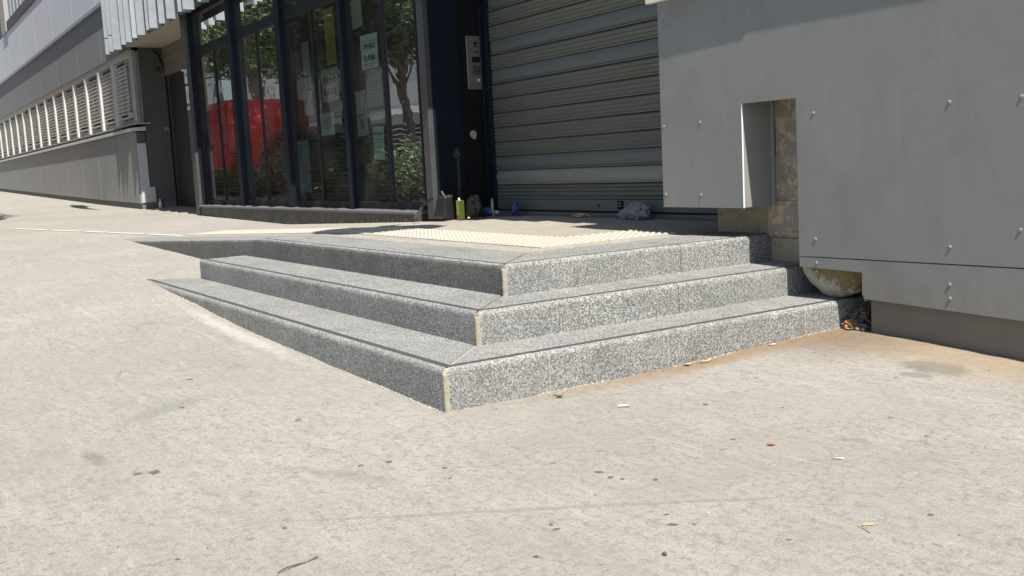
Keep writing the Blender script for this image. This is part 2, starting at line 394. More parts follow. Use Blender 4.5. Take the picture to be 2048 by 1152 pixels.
def text(name, body, size, m, parent, loc, rot, ex=.0006, align='CENTER'):
    cu = bpy.data.curves.new(name, 'FONT'); cu.body = body; cu.size = size; cu.extrude = ex; cu.align_x = align; cu.resolution_u = 2
    o = bpy.data.objects.new(name, cu); COL.objects.link(o)
    dg = bpy.context.evaluated_depsgraph_get(); me = bpy.data.meshes.new_from_object(o.evaluated_get(dg)); bpy.data.objects.remove(o)
    me.materials.clear(); t = link(name, me, m, parent); off = Vector((0, 0, 0)); p = parent
    while p is not None: off += p.location; p = p.parent
    t.location = Vector(loc) - off; t.rotation_euler = rot; return t

# ------------------------------------------------------------------ terrain functions
def interp(x, P):
    if x <= P[0][0]: return P[0][1] + (x - P[0][0]) * (P[1][1] - P[0][1]) / (P[1][0] - P[0][0])
    for (a, u), (b, v) in zip(P, P[1:]):
        if x <= b: return u + (v - u) * (x - a) / (b - a)
    return P[-1][1]
GP = [(-80, 1.55), (-45, .855), (-31, .59), (-23.5, .45), (-19, .385), (-14, .33), (-10, .283), (-7, .226), (-5.5, .178), (-4.9, .154), (-4, .11), (-2.8, .045), (-1.8, .02), (-.8, 0.), (0, -.018), (3, -.06), (8, -.14), (30, -.5), (90, -1.4)]
def sm(a, b, x):
    t = max(0., min(1., (x - a) / (b - a))); return t * t * (3 - 2 * t)
def Gs(x, y):
    z = (interp(x - .35, GP) + interp(x, GP) + interp(x + .35, GP)) / 3
    c = .025 * sm(-3.6, -5.4, x) if x > -5.4 else .025
    z += c * max(-6., min(y, 4.)) * (1 if y > 0 else .5)
    if x > -1.: z += .012 * sm(.9, 2.6, y) * sm(-1, 0, x) * 3.2 * (1 - sm(.3, 1.6, x))
    return z
def G(x, y):
    z = Gs(x, y)
    if abs(x) < 9 and -5 < y < 4:
        z += .004 * noise.noise(Vector((x * 2.2, y * 2.2, 0))) + .0035 * noise.noise(Vector((x * 9, y * 9, 3)))
    return z
def F(x, y):
    t = max(0., min(1., (-4.64 - x) / 5.36)); t = t if 0 < t < 1 else t
    return .52 * (1 - t) + t * Gs(-10, y) if x > -10 else Gs(x, y)

# ------------------------------------------------------------------ ground
def grid(xs, ys, fz):
    vs = [(x, y, fz(x, y)) for x in xs for y in ys]; ny = len(ys)
    fs = [(i * ny + j, (i + 1) * ny + j, (i + 1) * ny + j + 1, i * ny + j + 1) for i in range(len(xs) - 1) for j in range(ny - 1)]
    me = bpy.data.meshes.new('sheet'); me.from_pydata(vs, [], fs); return me
def spaced(parts):
    out = []
    for a, b, st in parts:
        n = max(1, round((b - a) / st)); out += [a + (b - a) * i / n for i in range(n)]
    return out + [parts[-1][1]]
gx = spaced([(-160, -60, 20), (-60, -20, 2), (-20, -7, .4), (-7, 3.2, .035), (3.2, 9, .3), (9, 120, 12)])
gy = spaced([(-120, -20, 12), (-20, -4, 1), (-4, -2.2, .15), (-2.2, 3.0, .04), (3.0, 8, .5), (8, 120, 14)])
pav = link('pavement', grid(gx, gy, G), 'pavement_concrete', smooth=True); tag(pav, kind='structure')
px_ = spaced([(-10.6, -5, .2), (-5, -1.09, .12)]); py_ = spaced([(1.225, 3.95, .12)])
plat = link('platform_floor', grid(px_, py_, lambda x, y: F(x, y) - (.03 if x < -10.2 else .0) - .001 + .002 * noise.noise(Vector((x * 3, y * 3, 1)))), 'platform_concrete', smooth=True)
tag(plat, kind='structure')

# ------------------------------------------------------------------ granite steps
st = thing('granite_steps', 'three grey granite steps wrapping a corner, with dark anti-slip strips', 'steps')
ZT = [.18, .35, .52]; EX = [0., -.38, -.765]; EY = [0., .40, .81]
def profile(zb, inset=0., under=0., back=.45):
    """outline (d outward, z relative to top) ; top = 0"""
    P = [(.03 - under - inset, zb)]; r = .028
    P.append((.03 - inset, -r - .004))
    for k in range(1, 5):
        a = k * math.pi / 2 / 4; P.append((.03 - r + r * math.cos(a) - inset, -r + r * math.sin(a) - inset))
    P += [(-.05, -inset), (-back, -inset), (-back, zb)]
    return P
def sweep(name, m, side, k, s0, s1, cut0, cut1, zb, top, inset=0., under=0., jit=.0026, step=.07, parent=None, smooth=True, prof=None):
    """block of step k: side 'L' runs along x with its face towards -y, 'R' along y with its face towards +x.
    cut = mitre factor at that end"""
    P = prof or profile(zb, inset, under); n = max(1, int(abs(s1 - s0) / step)); bm = bmesh.new(); rings = []
    for i in range(n + 1):
        t = i / n; ring = []
        for d, z in P:
            a = s0 + cut0 * d; b = s1 + cut1 * d; s = a + (b - a) * t
            if side == 'L': x, y = s, EY[k] - d
            else: x, y = EX[k] + d, s
            j = noise.noise(Vector((x * 13, y * 13, z * 13 + k * 5))) * jit * (2.2 if -.06 < z < -.001 and d > 0 else 1)
            if 0 < i < n:
                if side == 'L': y += j
                else: x -= j
            ring.append(bm.verts.new((x, y, z + (top(x, y) if callable(top) else top) + (j * .6 if z > -.03 else 0))))
        rings.append(ring)
    m_ = len(P)
    for a, b in zip(rings, rings[1:]):
        for q in range(m_): bm.faces.new((a[q], a[(q + 1) % m_], b[(q + 1) % m_], b[q]))
    bm.faces.new(rings[0]); bm.faces.new(rings[-1][::-1]); bmesh.ops.recalc_face_normals(bm, faces=bm.faces)
    me = bpy.data.meshes.new(name); bm.to_mesh(me); bm.free()
    o = link(name, me, m, parent or st)
    if smooth:
        for p in me.polygons: p.use_smooth = abs(p.normal.x) < .999 or True
        md = None
        try: me.set_sharp_from_angle(angle=math.radians(38))
        except Exception: pass
    return o
LJ = [[-5.95, -4.29, -2.7, -1.16], [-5.23, -4.2, -2.9, -1.51], [-10.4, -9.3, -8.32, -7.10, -5.98, -4.64, -3.3, -2.0]]
RJ = [[.537, 1.278, 2.302, 3.0], [1.694, 3.0], [2.062, 3.1]]
gap = .007
for k in range(3):
    zb = [-.36, -.20, -.205][k]; top = ZT[k] if k < 2 else (lambda x, y: F(x, y) + .003)
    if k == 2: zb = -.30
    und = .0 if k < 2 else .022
    m = 'granite_riser_shade' if k == 2 else 'granite'
    js = LJ[k]; ends = js + [EX[k]]
    for a, b in zip(ends, ends[1:]):
        last = b == EX[k]
        zz = zb
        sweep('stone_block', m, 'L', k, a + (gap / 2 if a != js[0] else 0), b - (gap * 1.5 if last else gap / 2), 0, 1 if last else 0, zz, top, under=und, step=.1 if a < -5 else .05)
        if not last: sweep('mortar_joint', 'pale_mortar', 'L', k, b - gap / 2 - .003, b + gap / 2 + .003, 0, 0, zz, top, inset=.0035 if k else .002, under=und, jit=0)
    js = RJ[k]; ends = [EY[k]] + js
    for a, b in zip(ends, ends[1:]):
        first = a == EY[k]
        sweep('stone_block', 'granite', 'R', k, a + (gap * 1.5 if first else gap / 2), b - gap / 2, -1 if first else 0, 0, zb, top if k < 2 else ZT[2] + .003, step=.05)
        if b != js[-1]: sweep('mortar_joint', 'mortar' if k == 0 else 'mortar_brown', 'R', k, b - gap / 2 - .003, b + gap / 2 + .003, 0, 0, zb, top if k < 2 else ZT[2] + .003, inset=.0012 if k == 0 else .003, jit=.0)
    # mitre mortar
    P = profile(zb, .0025); bm = bmesh.new(); A = []; Bv = []
    tz = ZT[k] + (.003 if k == 2 else 0)
    for d, z in P:
        w = .009 + .005 * noise.noise(Vector((d * 20, z * 30, k)))
        A.append(bm.verts.new((EX[k] + d - w, EY[k] - d, z + tz))); Bv.append(bm.verts.new((EX[k] + d, EY[k] - d + w, z + tz)))
    n = len(P)
    for i in range(n): bm.faces.new((A[i], A[(i + 1) % n], Bv[(i + 1) % n], Bv[i]))
    # outer corner fill
    bmesh.ops.recalc_face_normals(bm, faces=bm.faces)
    me = bpy.data.meshes.new('corner_mortar'); bm.to_mesh(me); bm.free(); link('corner_mortar', me, 'mortar_brown' if k else 'mortar', st)
    b = B(); c0, e0 = EX[k] + .03, EY[k] - .03
    pts = []
    zz = [zb + (0 if k == 0 else .12)] + [zb + (0 if k == 0 else .12) + (tz - .012 - (zb + tz) - (0 if k == 0 else .12)) * i / 8 + 0 for i in range(1, 9)]
    bm = b.bm; ringsL = []
    for z in [-.36 if k == 0 else -.185] + [-.172 + .008 * i for i in range(20)] + [-.011]:
        w1 = .016 + .012 * noise.noise(Vector((z * 45, k, 1))) + .008 * noise.noise(Vector((z * 140, k, 3))); w2 = .024 + .018 * noise.noise(Vector((z * 38, k, 7))) + .010 * noise.noise(Vector((z * 150, k, 9)))
        q = .001; rr = .012 if z > -.02 else 0
        ringsL.append([bm.verts.new(p) for p in ((c0 - w1, e0 - .0015 + rr * .3, z + tz), (c0 - .005 - rr + .004 * noise.noise(Vector((z * 90, k, 2))), e0 - .001 + rr, z + tz), (c0 + .001 - rr, e0 + .006 + rr + .004 * noise.noise(Vector((z * 90, k, 6))), z + tz), (c0 + .0015 - rr * .3, e0 + w2, z + tz), (c0 - .03, e0 + .03, z + tz))])
    for u, v in zip(ringsL, ringsL[1:]):
        for i in range(5): bm.faces.new((u[i], u[(i + 1) % 5], v[(i + 1) % 5], v[i]))
    bm.faces.new(ringsL[0]); bm.faces.new(ringsL[-1][::-1])
    b.build('corner_mortar', 'mortar', st)
    # anti-slip strips (two arms mitred)
    w = [.036, .033, .018][k]; x_end = [-5.7, -5.18, -4.7][k]
    def strip(side, s0, s1, c0_, c1_):
        P = [(0, -.004), (0, .0014), (-w, .0014), (-w, -.004)]
        sweep('anti_slip_strip', 'anti_slip_strip', side, k, s0, s1, c0_, c1_, 0, (ZT[k] + (.003 if k == 2 else 0)), prof=P, jit=.0012, step=.06)
    strip('L', x_end, EX[k], 0, 1); strip('R', EY[k], 2.86, -1, 0)
# grout bead where the bottom step meets the pavement (pale crumbly)
b = B()
for i in range(190):
    x = -4.6 + i * .024 + U(0, .01); y = -.035 + U(-.012, .004); r = U(.002, .006)
    if noise.noise(Vector((x * 1.3, 0, 5))) > -.05: b.box(x - r, x + r * 1.6, y - r, y + r, G(x, y) - .004, G(x, y) + r * .5, jit=r * .4)
for i in range(240):
    y = -.02 + i * .0112 + U(0, .01); x = .036 + U(-.004, .012); r = U(.002, .005)
    if noise.noise(Vector((y * 2.3, 0, 9))) > -.02: b.box(x - r, x + r, y - r, y + r * 1.8, G(x, y) - .004, G(x, y) + r * .7, jit=r * .4)
tag(b.build('mortar_crumbs', 'pale_mortar'), 'crumbled sandy mortar along the foot of the bottom step', kind='stuff')

# ------------------------------------------------------------------ tactile paving
tp = thing('tactile_paving', 'cream tactile warning strip of raised dots turning the corner on top of the steps', 'tactile paving')
def tile(x0, x1, y0, y1):
    b = B(); z = F((x0 + x1) / 2, (y0 + y1) / 2)
    pts = [(x0 + .004, y0 + .004), (x1 - .004, y0 + .004), (x1 - .004, y1 - .004), (x0 + .004, y1 - .004)]
    lo = [b.bm.verts.new((x, y, F(x, y) - .01)) for x, y in pts]; hi = [b.bm.verts.new((x, y, F(x, y) + .005)) for x, y in pts]
    b.bm.faces.new(hi)
    for i in range(4): b.bm.faces.new((lo[i], lo[(i + 1) % 4], hi[(i + 1) % 4], hi[i]))
    st_ = .0667; nx = int(round((x1 - x0) / st_)); ny = int(round((y1 - y0) / st_))
    for i in range(nx):
        for j in range(ny):
            cx = x0 + (i + .5) * (x1 - x0) / nx; cy = y0 + (j + .5) * (y1 - y0) / ny; zt = F(cx, cy) + .005; rg = []
            for r, h in ((.021, -.001), (.016, .006), (.010, .0075)):
                rg.append([b.bm.verts.new((cx + r * math.cos(a * math.pi / 3), cy + r * math.sin(a * math.pi / 3), zt + h)) for a in range(6)])
            for u, v in zip(rg, rg[1:]):
                for a in range(6): b.bm.faces.new((u[a], u[(a + 1) % 6], v[(a + 1) % 6], v[a]))
            b.bm.faces.new(rg[-1])
    b.build('tile', 'tactile_resin', tp)
x = -1.41
while x > -9.7:
    tile(x - .5333, x, 1.49, 2.045); x -= .5333
y = 2.045
while y < 2.5: tile(-1.9433, -1.41, y, y + .62); y += .62
ln = thing('guide_line', 'worn white painted guide line leading left from the tactile strip across the pavement', 'painted line')
pts = [(-9.9, 1.44), (-11.0, 1.20), (-12.2, .93), (-13.1, .73), (-14.4, .42), (-16.2, .05)]
for (a, b_), (c, d) in zip(pts, pts[1:]):
    b = B(); n = 6; L = Vector((c - a, d - b_)); nr = Vector((-L.y, L.x)).normalized() * .05; t1 = U(.86, .97)
    for i in range(n):
        p, q = Vector((a, b_)) + L * (i / n) * t1, Vector((a, b_)) + L * ((i + 1) / n) * t1
        b.poly([(v.x, v.y, G(v.x, v.y) + .006) for v in (p - nr, q - nr * U(.8, 1.1), q + nr * U(.8, 1.1), p + nr)])
    b.build('paint_dash', 'line_paint', ln)

# ------------------------------------------------------------------ grey metal housing (right)
YB = 2.545; T = .012
hs = thing('metal_housing', 'large grey painted sheet metal housing with a rectangular cut-out, beside the steps', 'metal housing', (0, 2.6, 0))
def sheet(name, outline, m=('grey_paint', 'cut_edge'), y=YB, t=T, parent=hs):
    bm = bmesh.new(); a = [bm.verts.new((x, y, z)) for x, z in outline]; c = [bm.verts.new((x, y + t, z)) for x, z in outline]; n = len(a)
    bm.faces.new(a); bm.faces.new(c[::-1])
    for i in range(n): f = bm.faces.new((a[i], c[i], c[(i + 1) % n], a[(i + 1) % n])); f.material_index = 1
    bmesh.ops.recalc_face_normals(bm, faces=bm.faces)
    bmesh.ops.translate(bm, verts=bm.verts, vec=-parent.location)
    me = bpy.data.meshes.new(name); bm.to_mesh(me); bm.free(); return link(name, me, list(m), parent)
sheet('front_panel', [(-1.432, .712), (-.675, .712), (-.675, 1.362), (-.236, 1.362), (-.228, .4335), (3.2, .4605), (3.2, 2.12), (-1.432, 2.12)])
sheet('lower_panel', [(-.228, .37), (.222, .362), (.222, .238), (.236, .214), (3.2, .12), (3.2, .453), (-.228, .4275)], y=YB + .001)
b = B(); b.box(.24, 3.2, 2.60, 2.68, -.35, .26); b.build('plinth', 'plinth_paint', hs)
b = B(); b.box(-.687, -.675, YB + T, 2.835, .715, 1.75); b.box(-.687, -.655, 2.80, 2.835, .715, 1.75); b.build('side_plate', ('grey_side_paint'), hs)
b = B(); b.box(-1.432, -1.42, YB + T, 3.66, .72, 2.12); b.build('side_plate', 'grey_side_paint', hs)
b = B(); b.box(.225, .235, YB + T + .001, 2.60, .20, .36); b.build('return_plate', 'grey_side_paint', hs)
b = B(); b.box(-1.42, -.69, YB + .06, YB + .075, .725, 2.1); b.build('inner_panel', 'grey_side_paint', hs)
for bx, bz in [(-.104, .538), (.766, 1.262), (.770, .529), (.77, .335), (.771, .262), (-.105, 1.266), (-.098, .398), (-1.048, 1.268), (-1.058, .795), (-1.403, 1.262), (-1.405, .799), (-1.03, 2.017), (-1.38, 2.015), (1.146, .627), (1.146, 1.26), (.76, 1.99)]:
    b = B(); c = Vector((bx, YB, bz)); rg = []
    for r, d in ((.0105, -.0), (.0105, .002), (.007, .003), (.007, .0045), (.003, .0055)):
        rg.append([b.bm.verts.new((c.x + r * math.cos(q * math.pi / 4), c.y - d, c.z + r * math.sin(q * math.pi / 4))) for q in range(8)])
    for u, v in zip(rg, rg[1:]):
        for q in range(8): b.bm.faces.new((u[q], u[(q + 1) % 8], v[(q + 1) % 8], v[q]))
    b.bm.faces.new(rg[-1]); b.build('bolt', 'bolt_grey', hs)
# pale board above
cb = thing('fascia_board', 'pale beige boarding projecting above the grey housing', 'fascia', (0, 2.5, 2.1))
b = B(); b.prism([(-1.5, 2.499, 2.088), (-.45, 2.504, 2.092), (-.45, 2.54, 2.092), (-1.5, 2.54, 2.088)], (0, 0, .875)); b.build('board', 'cap_board', cb)
b = B(); b.prism([(-.445, 2.508, 2.094), (3.2, 2.508, 2.094), (3.2, 2.54, 2.094), (-.445, 2.54, 2.094)], (0, 0, .875)); b.build('board', 'cap_board', cb)
b = B(); b.box(-1.5, 3.2, 2.545, 3.68, 2.122, 2.96); b.build('case', 'grey_side_paint', cb)

# ------------------------------------------------------------------ ochre wall, meter cabinet, lump
wl = thing('rendered_wall', 'low stained ochre rendered wall behind the grey housing', 'wall', (0, 2.9, 0))
b = B(); b.box(-1.26, 3.2, 2.885, 3.66, .505, 2.0); b.build('upper_wall', 'ochre_render', wl)
b = B(); b.box(-.86, 3.2, 2.852, 3.66, -.3, .500); b.build('lower_wall', 'ochre_render', wl)
mc = thing('meter_cabinet', 'old flaking beige meter cabinet seen through the cut-out', 'meter cabinet', (-.5, 2.85, .5))
b = B(); b.box(-.755, .1, 2.835, 2.90, .505, 1.42, .004); b.build('cabinet_body', 'flaking_paint', mc)
d1 = box('upper_door', 'flaking_paint', mc, -.738, .08, 2.822, 2.837, .765, 1.40, .004)
d2 = box('lower_door', 'flaking_paint', mc, -.738, .08, 2.822, 2.837, .520, .742, .004)
b = B(); b.box(-.70, .05, 2.815, 2.826, .55, .715, .003); b.build('raised_field', 'flaking_paint', d2)
b = B(); b.box(-.712, -.655, 2.812, 2.826, 1.105, 1.215, .003); b.build('name_plate', 'flaking_paint', d1)
b = B(); b.box(-.712, -.655, 2.812, 2.826, 1.025, 1.098, .003); b.build('lock_plate', 'flaking_paint', d1)
b = B(); b.tube([(-.683, 2.813, 1.062), (-.683, 2.806, 1.062)], .016, 12); b.build('keyhole', 'black_paint', d1)
b = B(); ring = [(-.590 + .047 * math.cos(q * math.pi / 12), 2.821, .918 + .05 * math.sin(q * math.pi / 12)) for q in range(25)]; b.tube(ring, .0045, 6, False)
ring = [(-.590 + .025 * math.cos(q * math.pi / 12), 2.821, .918 + .027 * math.sin(q * math.pi / 12)) for q in range(5, 23)]; b.tube(ring, .004, 6)
b.build('round_cap', 'flaking_paint', d1)
b = B(); b.box(-.738, -.68, 2.816, 2.826, .742, .757, .002); b.build('hinge', 'flaking_paint', mc)
b = B(); b.box(-.66, -.60, 2.81, 2.822, .6, .7)
b.bm.free()
bm = bmesh.new(); bmesh.ops.create_icosphere(bm, subdivisions=5, radius=1)
for v in bm.verts:
    d = v.co.normalized(); k = 1 + .07 * noise.noise(d * 1.7) + .035 * noise.noise(d * 5) + .012 * noise.noise(d * 16)
    x, y, z = d * k
    if z < 0: x *= (1 - .10 * z * z)
    v.co = (x * .26, y * .13, z * .235)
me = bpy.data.meshes.new('foam_lump'); bm.to_mesh(me); bm.free()
lump = link('foam_lump', me, 'pale_foam', loc=(-.08, 2.715, .415), smooth=True)
tag(lump, 'rounded cracked pale lump with yellow mossy crust bulging under the grey housing', 'lump')
b = B()
for i in range(170):
    x = .06 + abs(random.gauss(0, .065)); y = 2.58 + U(-.0, .2); x = min(x, .225); h = (1 - abs(x - .14) / .25) * .10 * (1.2 if y > 2.64 else .4)
    r = U(.006, .022); z = G(x, y) + U(0, max(.005, h)); b.box(x - r, x + r, y - r, y + r, z - r * .6, z + r * .6, jit=r * .6)
tag(b.build('rubble', 'rubble'), 'dark broken stones and debris heaped in the gap between steps and housing', kind='stuff')

# ------------------------------------------------------------------ roller shutter
sh = thing('roller_shutter', 'closed galvanised steel roller shutter at the back of the platform', 'roller shutter', (-3, 3.7, .5))
kinds = 'BCCBBBBBABABBAABABABAB'
z = .683; PIT = .1525
for i, kd in enumerate(kinds):
    b = B(); P = []; top = z + PIT
    P.append((0.0, z)); P.append((-.017, z + .004)); P.append((-.020, z + .012)); P.append((-.008, z + .022)); P.append((-.002, z + .026))
    if kd == 'B':
        for q in range(1, 24):
            t = q / 24; P.append((-.003 - .008 * (1 - math.cos(t * math.pi * 6)), z + .028 + t * (PIT - .034)))
    else:
        for q in range(1, 8):
            t = q / 8; P.append((-.003 - (.006 if kd == 'A' else .012) * math.sin(t * math.pi), z + .028 + t * (PIT - .034)))
    P.append((.002, top - .004)); P.append((.012, top - .004)); P.append((.012, z))
    n = 16; rings = []
    for s in range(n + 1):
        x = -5.46 + 4.42 * s / n
        rings.append([b.bm.verts.new((x, 3.70 + dy + .0035 * noise.noise(Vector((x * 1.4, zz * 5, 2))), zz)) for dy, zz in P])
    for u, v in zip(rings, rings[1:]):
        for q in range(len(P)): b.bm.faces.new((u[q], u[(q + 1) % len(P)], v[(q + 1) % len(P)], v[q]))
    o = b.build('slat', {'A': 'shutter_metal_blue', 'B': 'shutter_metal', 'C': 'shutter_metal_pale' if i == 1 else 'shutter_metal_blue'}[kd], sh, smooth=True)
    o.data.set_sharp_from_angle(angle=math.radians(50)); z = top
br = box('bottom_rail', 'shutter_metal_blue', sh, -5.46, -1.04, 3.682, 3.712, .575, .682, .003)
box('bottom_seal', 'black_paint', sh, -5.46, -1.04, 3.700, 3.712, .560, .575); box('floor_track', 'shutter_metal', sh, -5.46, -1.04, 3.690, 3.73, .5235, .558, .002)
b = B(); b.box(-5.53, -5.46, 3.655, 3.72, .52, 4.0, .004); b.box(-5.555, -5.535, 3.62, 3.72, .52, 4.0, .003); b.build('guide_rail', 'navy_paint', sh)
lp = box('lock_plate', 'black_paint', br, -3.375, -3.292, 3.674, 3.681, .597, .674, .001)
b = B(); b.prism([(-3.333, 3.672, .665), (-3.352, 3.672, .649), (-3.333, 3.672, .633)], (0, .003, 0)); b.box(-3.37, -3.30, 3.672, 3.674, .622, .627); b.build('arrow_mark', 'steel', lp)
b = B(); b.box(-3.668, -3.652, 3.676, 3.681, .612, .645, .002); b.build('key_slot', 'black_paint', br)
box('threshold', 'sill_metal', sh, -5.46, -1.04, 3.63, 3.78, .50, .5235)

# ------------------------------------------------------------------ storefront
YG = 3.10
sf = thing('storefront', 'dark framed glazed storefront in four bays reflecting trees and a red container', 'storefront', (-10, 3.05, .5))
bays = [(-14.31, -13.275, -13.235, -12.20), (-12.0, -11.12, -11.075, -10.06), (-9.84, -8.945, -8.89, -7.88), (-7.74, -6.86, -6.77, -5.97)]
posts = [(-14.45, -14.34), (-12.19, -12.03), (-10.05, -9.87), (-7.87, -7.77)]
for x0, x1 in posts:
    b = B(); b.box(x0, x1, 3.0, 3.20, .60, 3.9, .004); b.build('mullion', 'navy_paint', sf)
    b = B(); b.box(x1 + .001, x1 + .03, 3.07, 3.19, .60, 3.9, .003); b.build('mullion_frame', 'dark_frame', sf)
ph = thing('corner_pillar', 'dark navy corner pillar between storefront and roller shutter', 'pillar', (-5.75, 3.0, .5))
b = B(); b.box(-5.70, -5.56, 2.95, 3.01, .515, 4.0, .003); b.build('front_plate', 'dusty_dark_paint', ph)
b = B(); b.box(-5.695, -5.556, 3.011, 3.365, .515, 4.0, .003); b.build('side_panel', 'navy_paint', ph)
b = B(); b.box(-5.95, -5.572, 3.366, 3.75, .515, 4.0, .003); b.build('side_panel', 'black_paint', ph)
b = B()
for (cx, cz, r) in [(-5.63, 3.05, .04), (-5.63, 2.92, .025), (-5.62, 2.82, .03), (-5.62, 2.70, .025)]:
    n = 9; prev = None
    for q in range(n):
        a = q * math.pi * 1.6 / n; p = (cx + r * .6 * math.cos(a), 2.9485, cz + r * math.sin(a))
        if prev: b.tube([prev, p], .003, 4)
        prev = p
b.build('scratched_marks', 'steel', ph)
b = B()
for (y, z, r) in [(3.27, 1.21, .028), (3.29, 1.18, .02), (3.24, 1.17, .02), (3.27, 1.235, .018)]:
    b.tube([(-5.558, y, z), (-5.552, y, z)], [r, r * .8], 9)
for (y, z0, w) in [(3.26, .72, .004), (3.275, .66, .003), (3.285, .80, .003)]: b.box(-5.5565, -5.554, y - w, y + w, z0, 1.17)
b.build('paint_drips', 'dusty_dark_paint', ph)
b = B(); b.tube([(-5.576, 3.49, 1.39), (-5.560, 3.49, 1.39)], [.045, .035], 9); b.tube([(-5.576, 3.5, 1.36), (-5.562, 3.5, 1.36)], [.03, .02], 7); b.build('broken_knob', 'pale_mortar', ph)
for i, (a, m1, m2, d) in enumerate(bays):
    w = thing('window', None, None); w.parent = sf; w.location = Vector((a, YG, .6)) - sf.location
    fr = B()
    for u0, u1 in ((a, a + .03), (m1, m2), (d - .04, d)): fr.box(u0, u1, 3.08, 3.135, .685, 3.169, .004)
    fr.box(a + .001, d - .001, 3.06, 3.16, .60, .684, .004); fr.box(a + .001, d - .001, 3.06, 3.16, 3.17, 3.32, .004); fr.box(a + .001, d - .001, 3.05, 3.16, 3.86, 3.92, .004)
    fr.build('frame', 'dark_frame', w)
    for u0, u1, z0, z1 in ((a + .025, m1 + .005, .68, 3.18), (m2 - .005, d - .035, .68, 3.18), (a, d, 3.31, 3.87)):
        p = B(); p.poly([(u0, YG, z0), (u1, YG, z0), (u1, YG, z1), (u0, YG, z1)]); p.build('pane', 'pane_glass', w)
    b = B()
    for u in (a + .3, m1 - .02, m2 + .1, d - .3): b.tube([(u, 3.05, .64), (u, 3.044, .64)], .012, 8); b.tube([(u, 3.05, 3.245), (u, 3.044, 3.245)], .012, 8)
    b.build('frame_screws', 'black_paint', w)['kind'] = 'stuff'
    b = B()
    for q in range(26): zz = .70 + q * .055; b.poly([(a, 3.24, zz), (d, 3.24, zz), (d, 3.275, zz + .018), (a, 3.275, zz + .018)])
    b.build('blind', 'blind', w)
for x0, x1 in ((-14.4, -11.5), (-11.49, -8.55), (-8.54, -5.96)):
    b = B(); b.prism([(x0, 2.915, .560), (x0, 2.915, .584), (x0, 3.07, .600), (x0, 3.2, .600), (x0, 3.2, .56)], (x1 - x0, 0, 0)); b.build('sill', 'sill_metal', sf)
b = B(); b.box(-14.38, -5.96, 2.96, 3.2, .2, .559); b.build('base_wall', 'dusty_dark_paint', sf)
b = B()
for i in range(120):
    x = -13.4 + i * .062 + U(-.03, .03); z0 = F(x, 2.96)
    if noise.noise(Vector((x * 2.5, 0, 1))) > -.15:
        h = U(.008, .05); w = U(.012, .04); b.prism([(x - w, 2.958, z0), (x + w, 2.958, z0), (x + w * .5, 2.958, z0 + h * .7), (x, 2.958, z0 + h), (x - w * .7, 2.958, z0 + h * .5)], (0, .003, 0))
b.build('flaked_patches', 'warm_ink', sf)['kind'] = 'stuff'
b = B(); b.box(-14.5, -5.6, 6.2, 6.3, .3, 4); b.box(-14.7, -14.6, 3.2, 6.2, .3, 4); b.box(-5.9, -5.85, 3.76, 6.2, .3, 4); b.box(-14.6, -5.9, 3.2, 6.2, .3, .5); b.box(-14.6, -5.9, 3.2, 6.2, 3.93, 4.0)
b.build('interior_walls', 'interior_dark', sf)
b = B(); b.box(-14.62, -14.38, 2.945, 3.2, .42, 4.0, .003); b.build('end_column', 'dusty_dark_paint', sf)

# posters on the glass
def poster(label, x0, x1, z0, z1, c, tilt=0., art=None, y=None, cat='poster', name='poster'):
    cx, cz = (x0 + x1) / 2, (z0 + z1) / 2; y = y or YG + .006
    t = thing(name, label, cat, (cx, y, cz)); hw, hh = (x1 - x0) / 2, (z1 - z0) / 2
    b = B(); n = 5; g = [[b.bm.verts.new((cx - hw + 2 * hw * i / n, y + .002 * math.sin(i * 1.7 + j), cz - hh + 2 * hh * j / n)) for j in range(n + 1)] for i in range(n + 1)]
    for i in range(n):
        for j in range(n): b.bm.faces.new((g[i][j], g[i + 1][j], g[i + 1][j + 1], g[i][j + 1]))
    b.build('sheet', postermat(c), t)
    def blk(nm, u0, u1, v0, v1, cc):
        q = B(); X0, X1, Z0, Z1 = x0 + u0 * (x1 - x0), x0 + u1 * (x1 - x0), z0 + v0 * (z1 - z0), z0 + v1 * (z1 - z0)
        q.box(X0, X1, y - .0042, y - .003, Z0, Z1); q.build(nm, postermat(cc) if isinstance(cc, tuple) else cc, t)
    if art == 'text':
        b = B()
        for r in range(random.randint(5, 9)):
            v = .9 - r * .09
            if v < .12: break
            X0 = x0 + (x1 - x0) * .12; X1 = X0 + (x1 - x0) * U(.4, .76); Z = z0 + v * (z1 - z0); b.box(X0, X1, y - .0042, y - .003, Z - .004 - (.008 if r == 0 else 0), Z + .003)
        b.build('print', postermat(tuple(v * .35 for v in c)), t)
    elif art: art(t, blk)
    t.rotation_euler = (0, tilt, 0); return t
PB, PG, PC = (.55, .67, .64), (.36, .41, .34), (.50, .52, .40)
def artA(t, blk):
    text('heading', 'ORHAO', .098, postermat_ink, t, (-7.23, YG + .0015, 2.48), (math.pi / 2, 0, 0)); text('heading', 'ELAND', .098, postermat_ink, t, (-7.22, YG + .0015, 2.345), (math.pi / 2, 0, 0))
    blk('rule', .12, .9, .80, .815, (.12, .14, .14)); blk('rule', .15, .85, .14, .15, (.12, .14, .14)); blk('rule', .15, .6, .09, .10, (.12, .14, .14))
poster('pale blue poster with two rows of bold black capitals', -7.46, -6.99, 2.25, 2.65, PB, .02, artA)
poster('left one of two plain grey-green sheets side by side under the teal leaflet', -6.69, -6.41, 2.13, 2.52, PC, 0, 'text')
poster('right one of two plain grey-green sheets side by side, next to the pillar', -6.38, -6.10, 2.13, 2.53, PC, 0, 'text')
poster('pale leaflet with a dark teal band near the top of the last bay', -6.63, -6.22, 2.57, 2.84, (.42, .52, .50), 0, lambda t, k: (k('band', .05, .95, .32, .62, (.06, .22, .20)), k('band', .3, .8, .66, .74, (.1, .3, .3))))
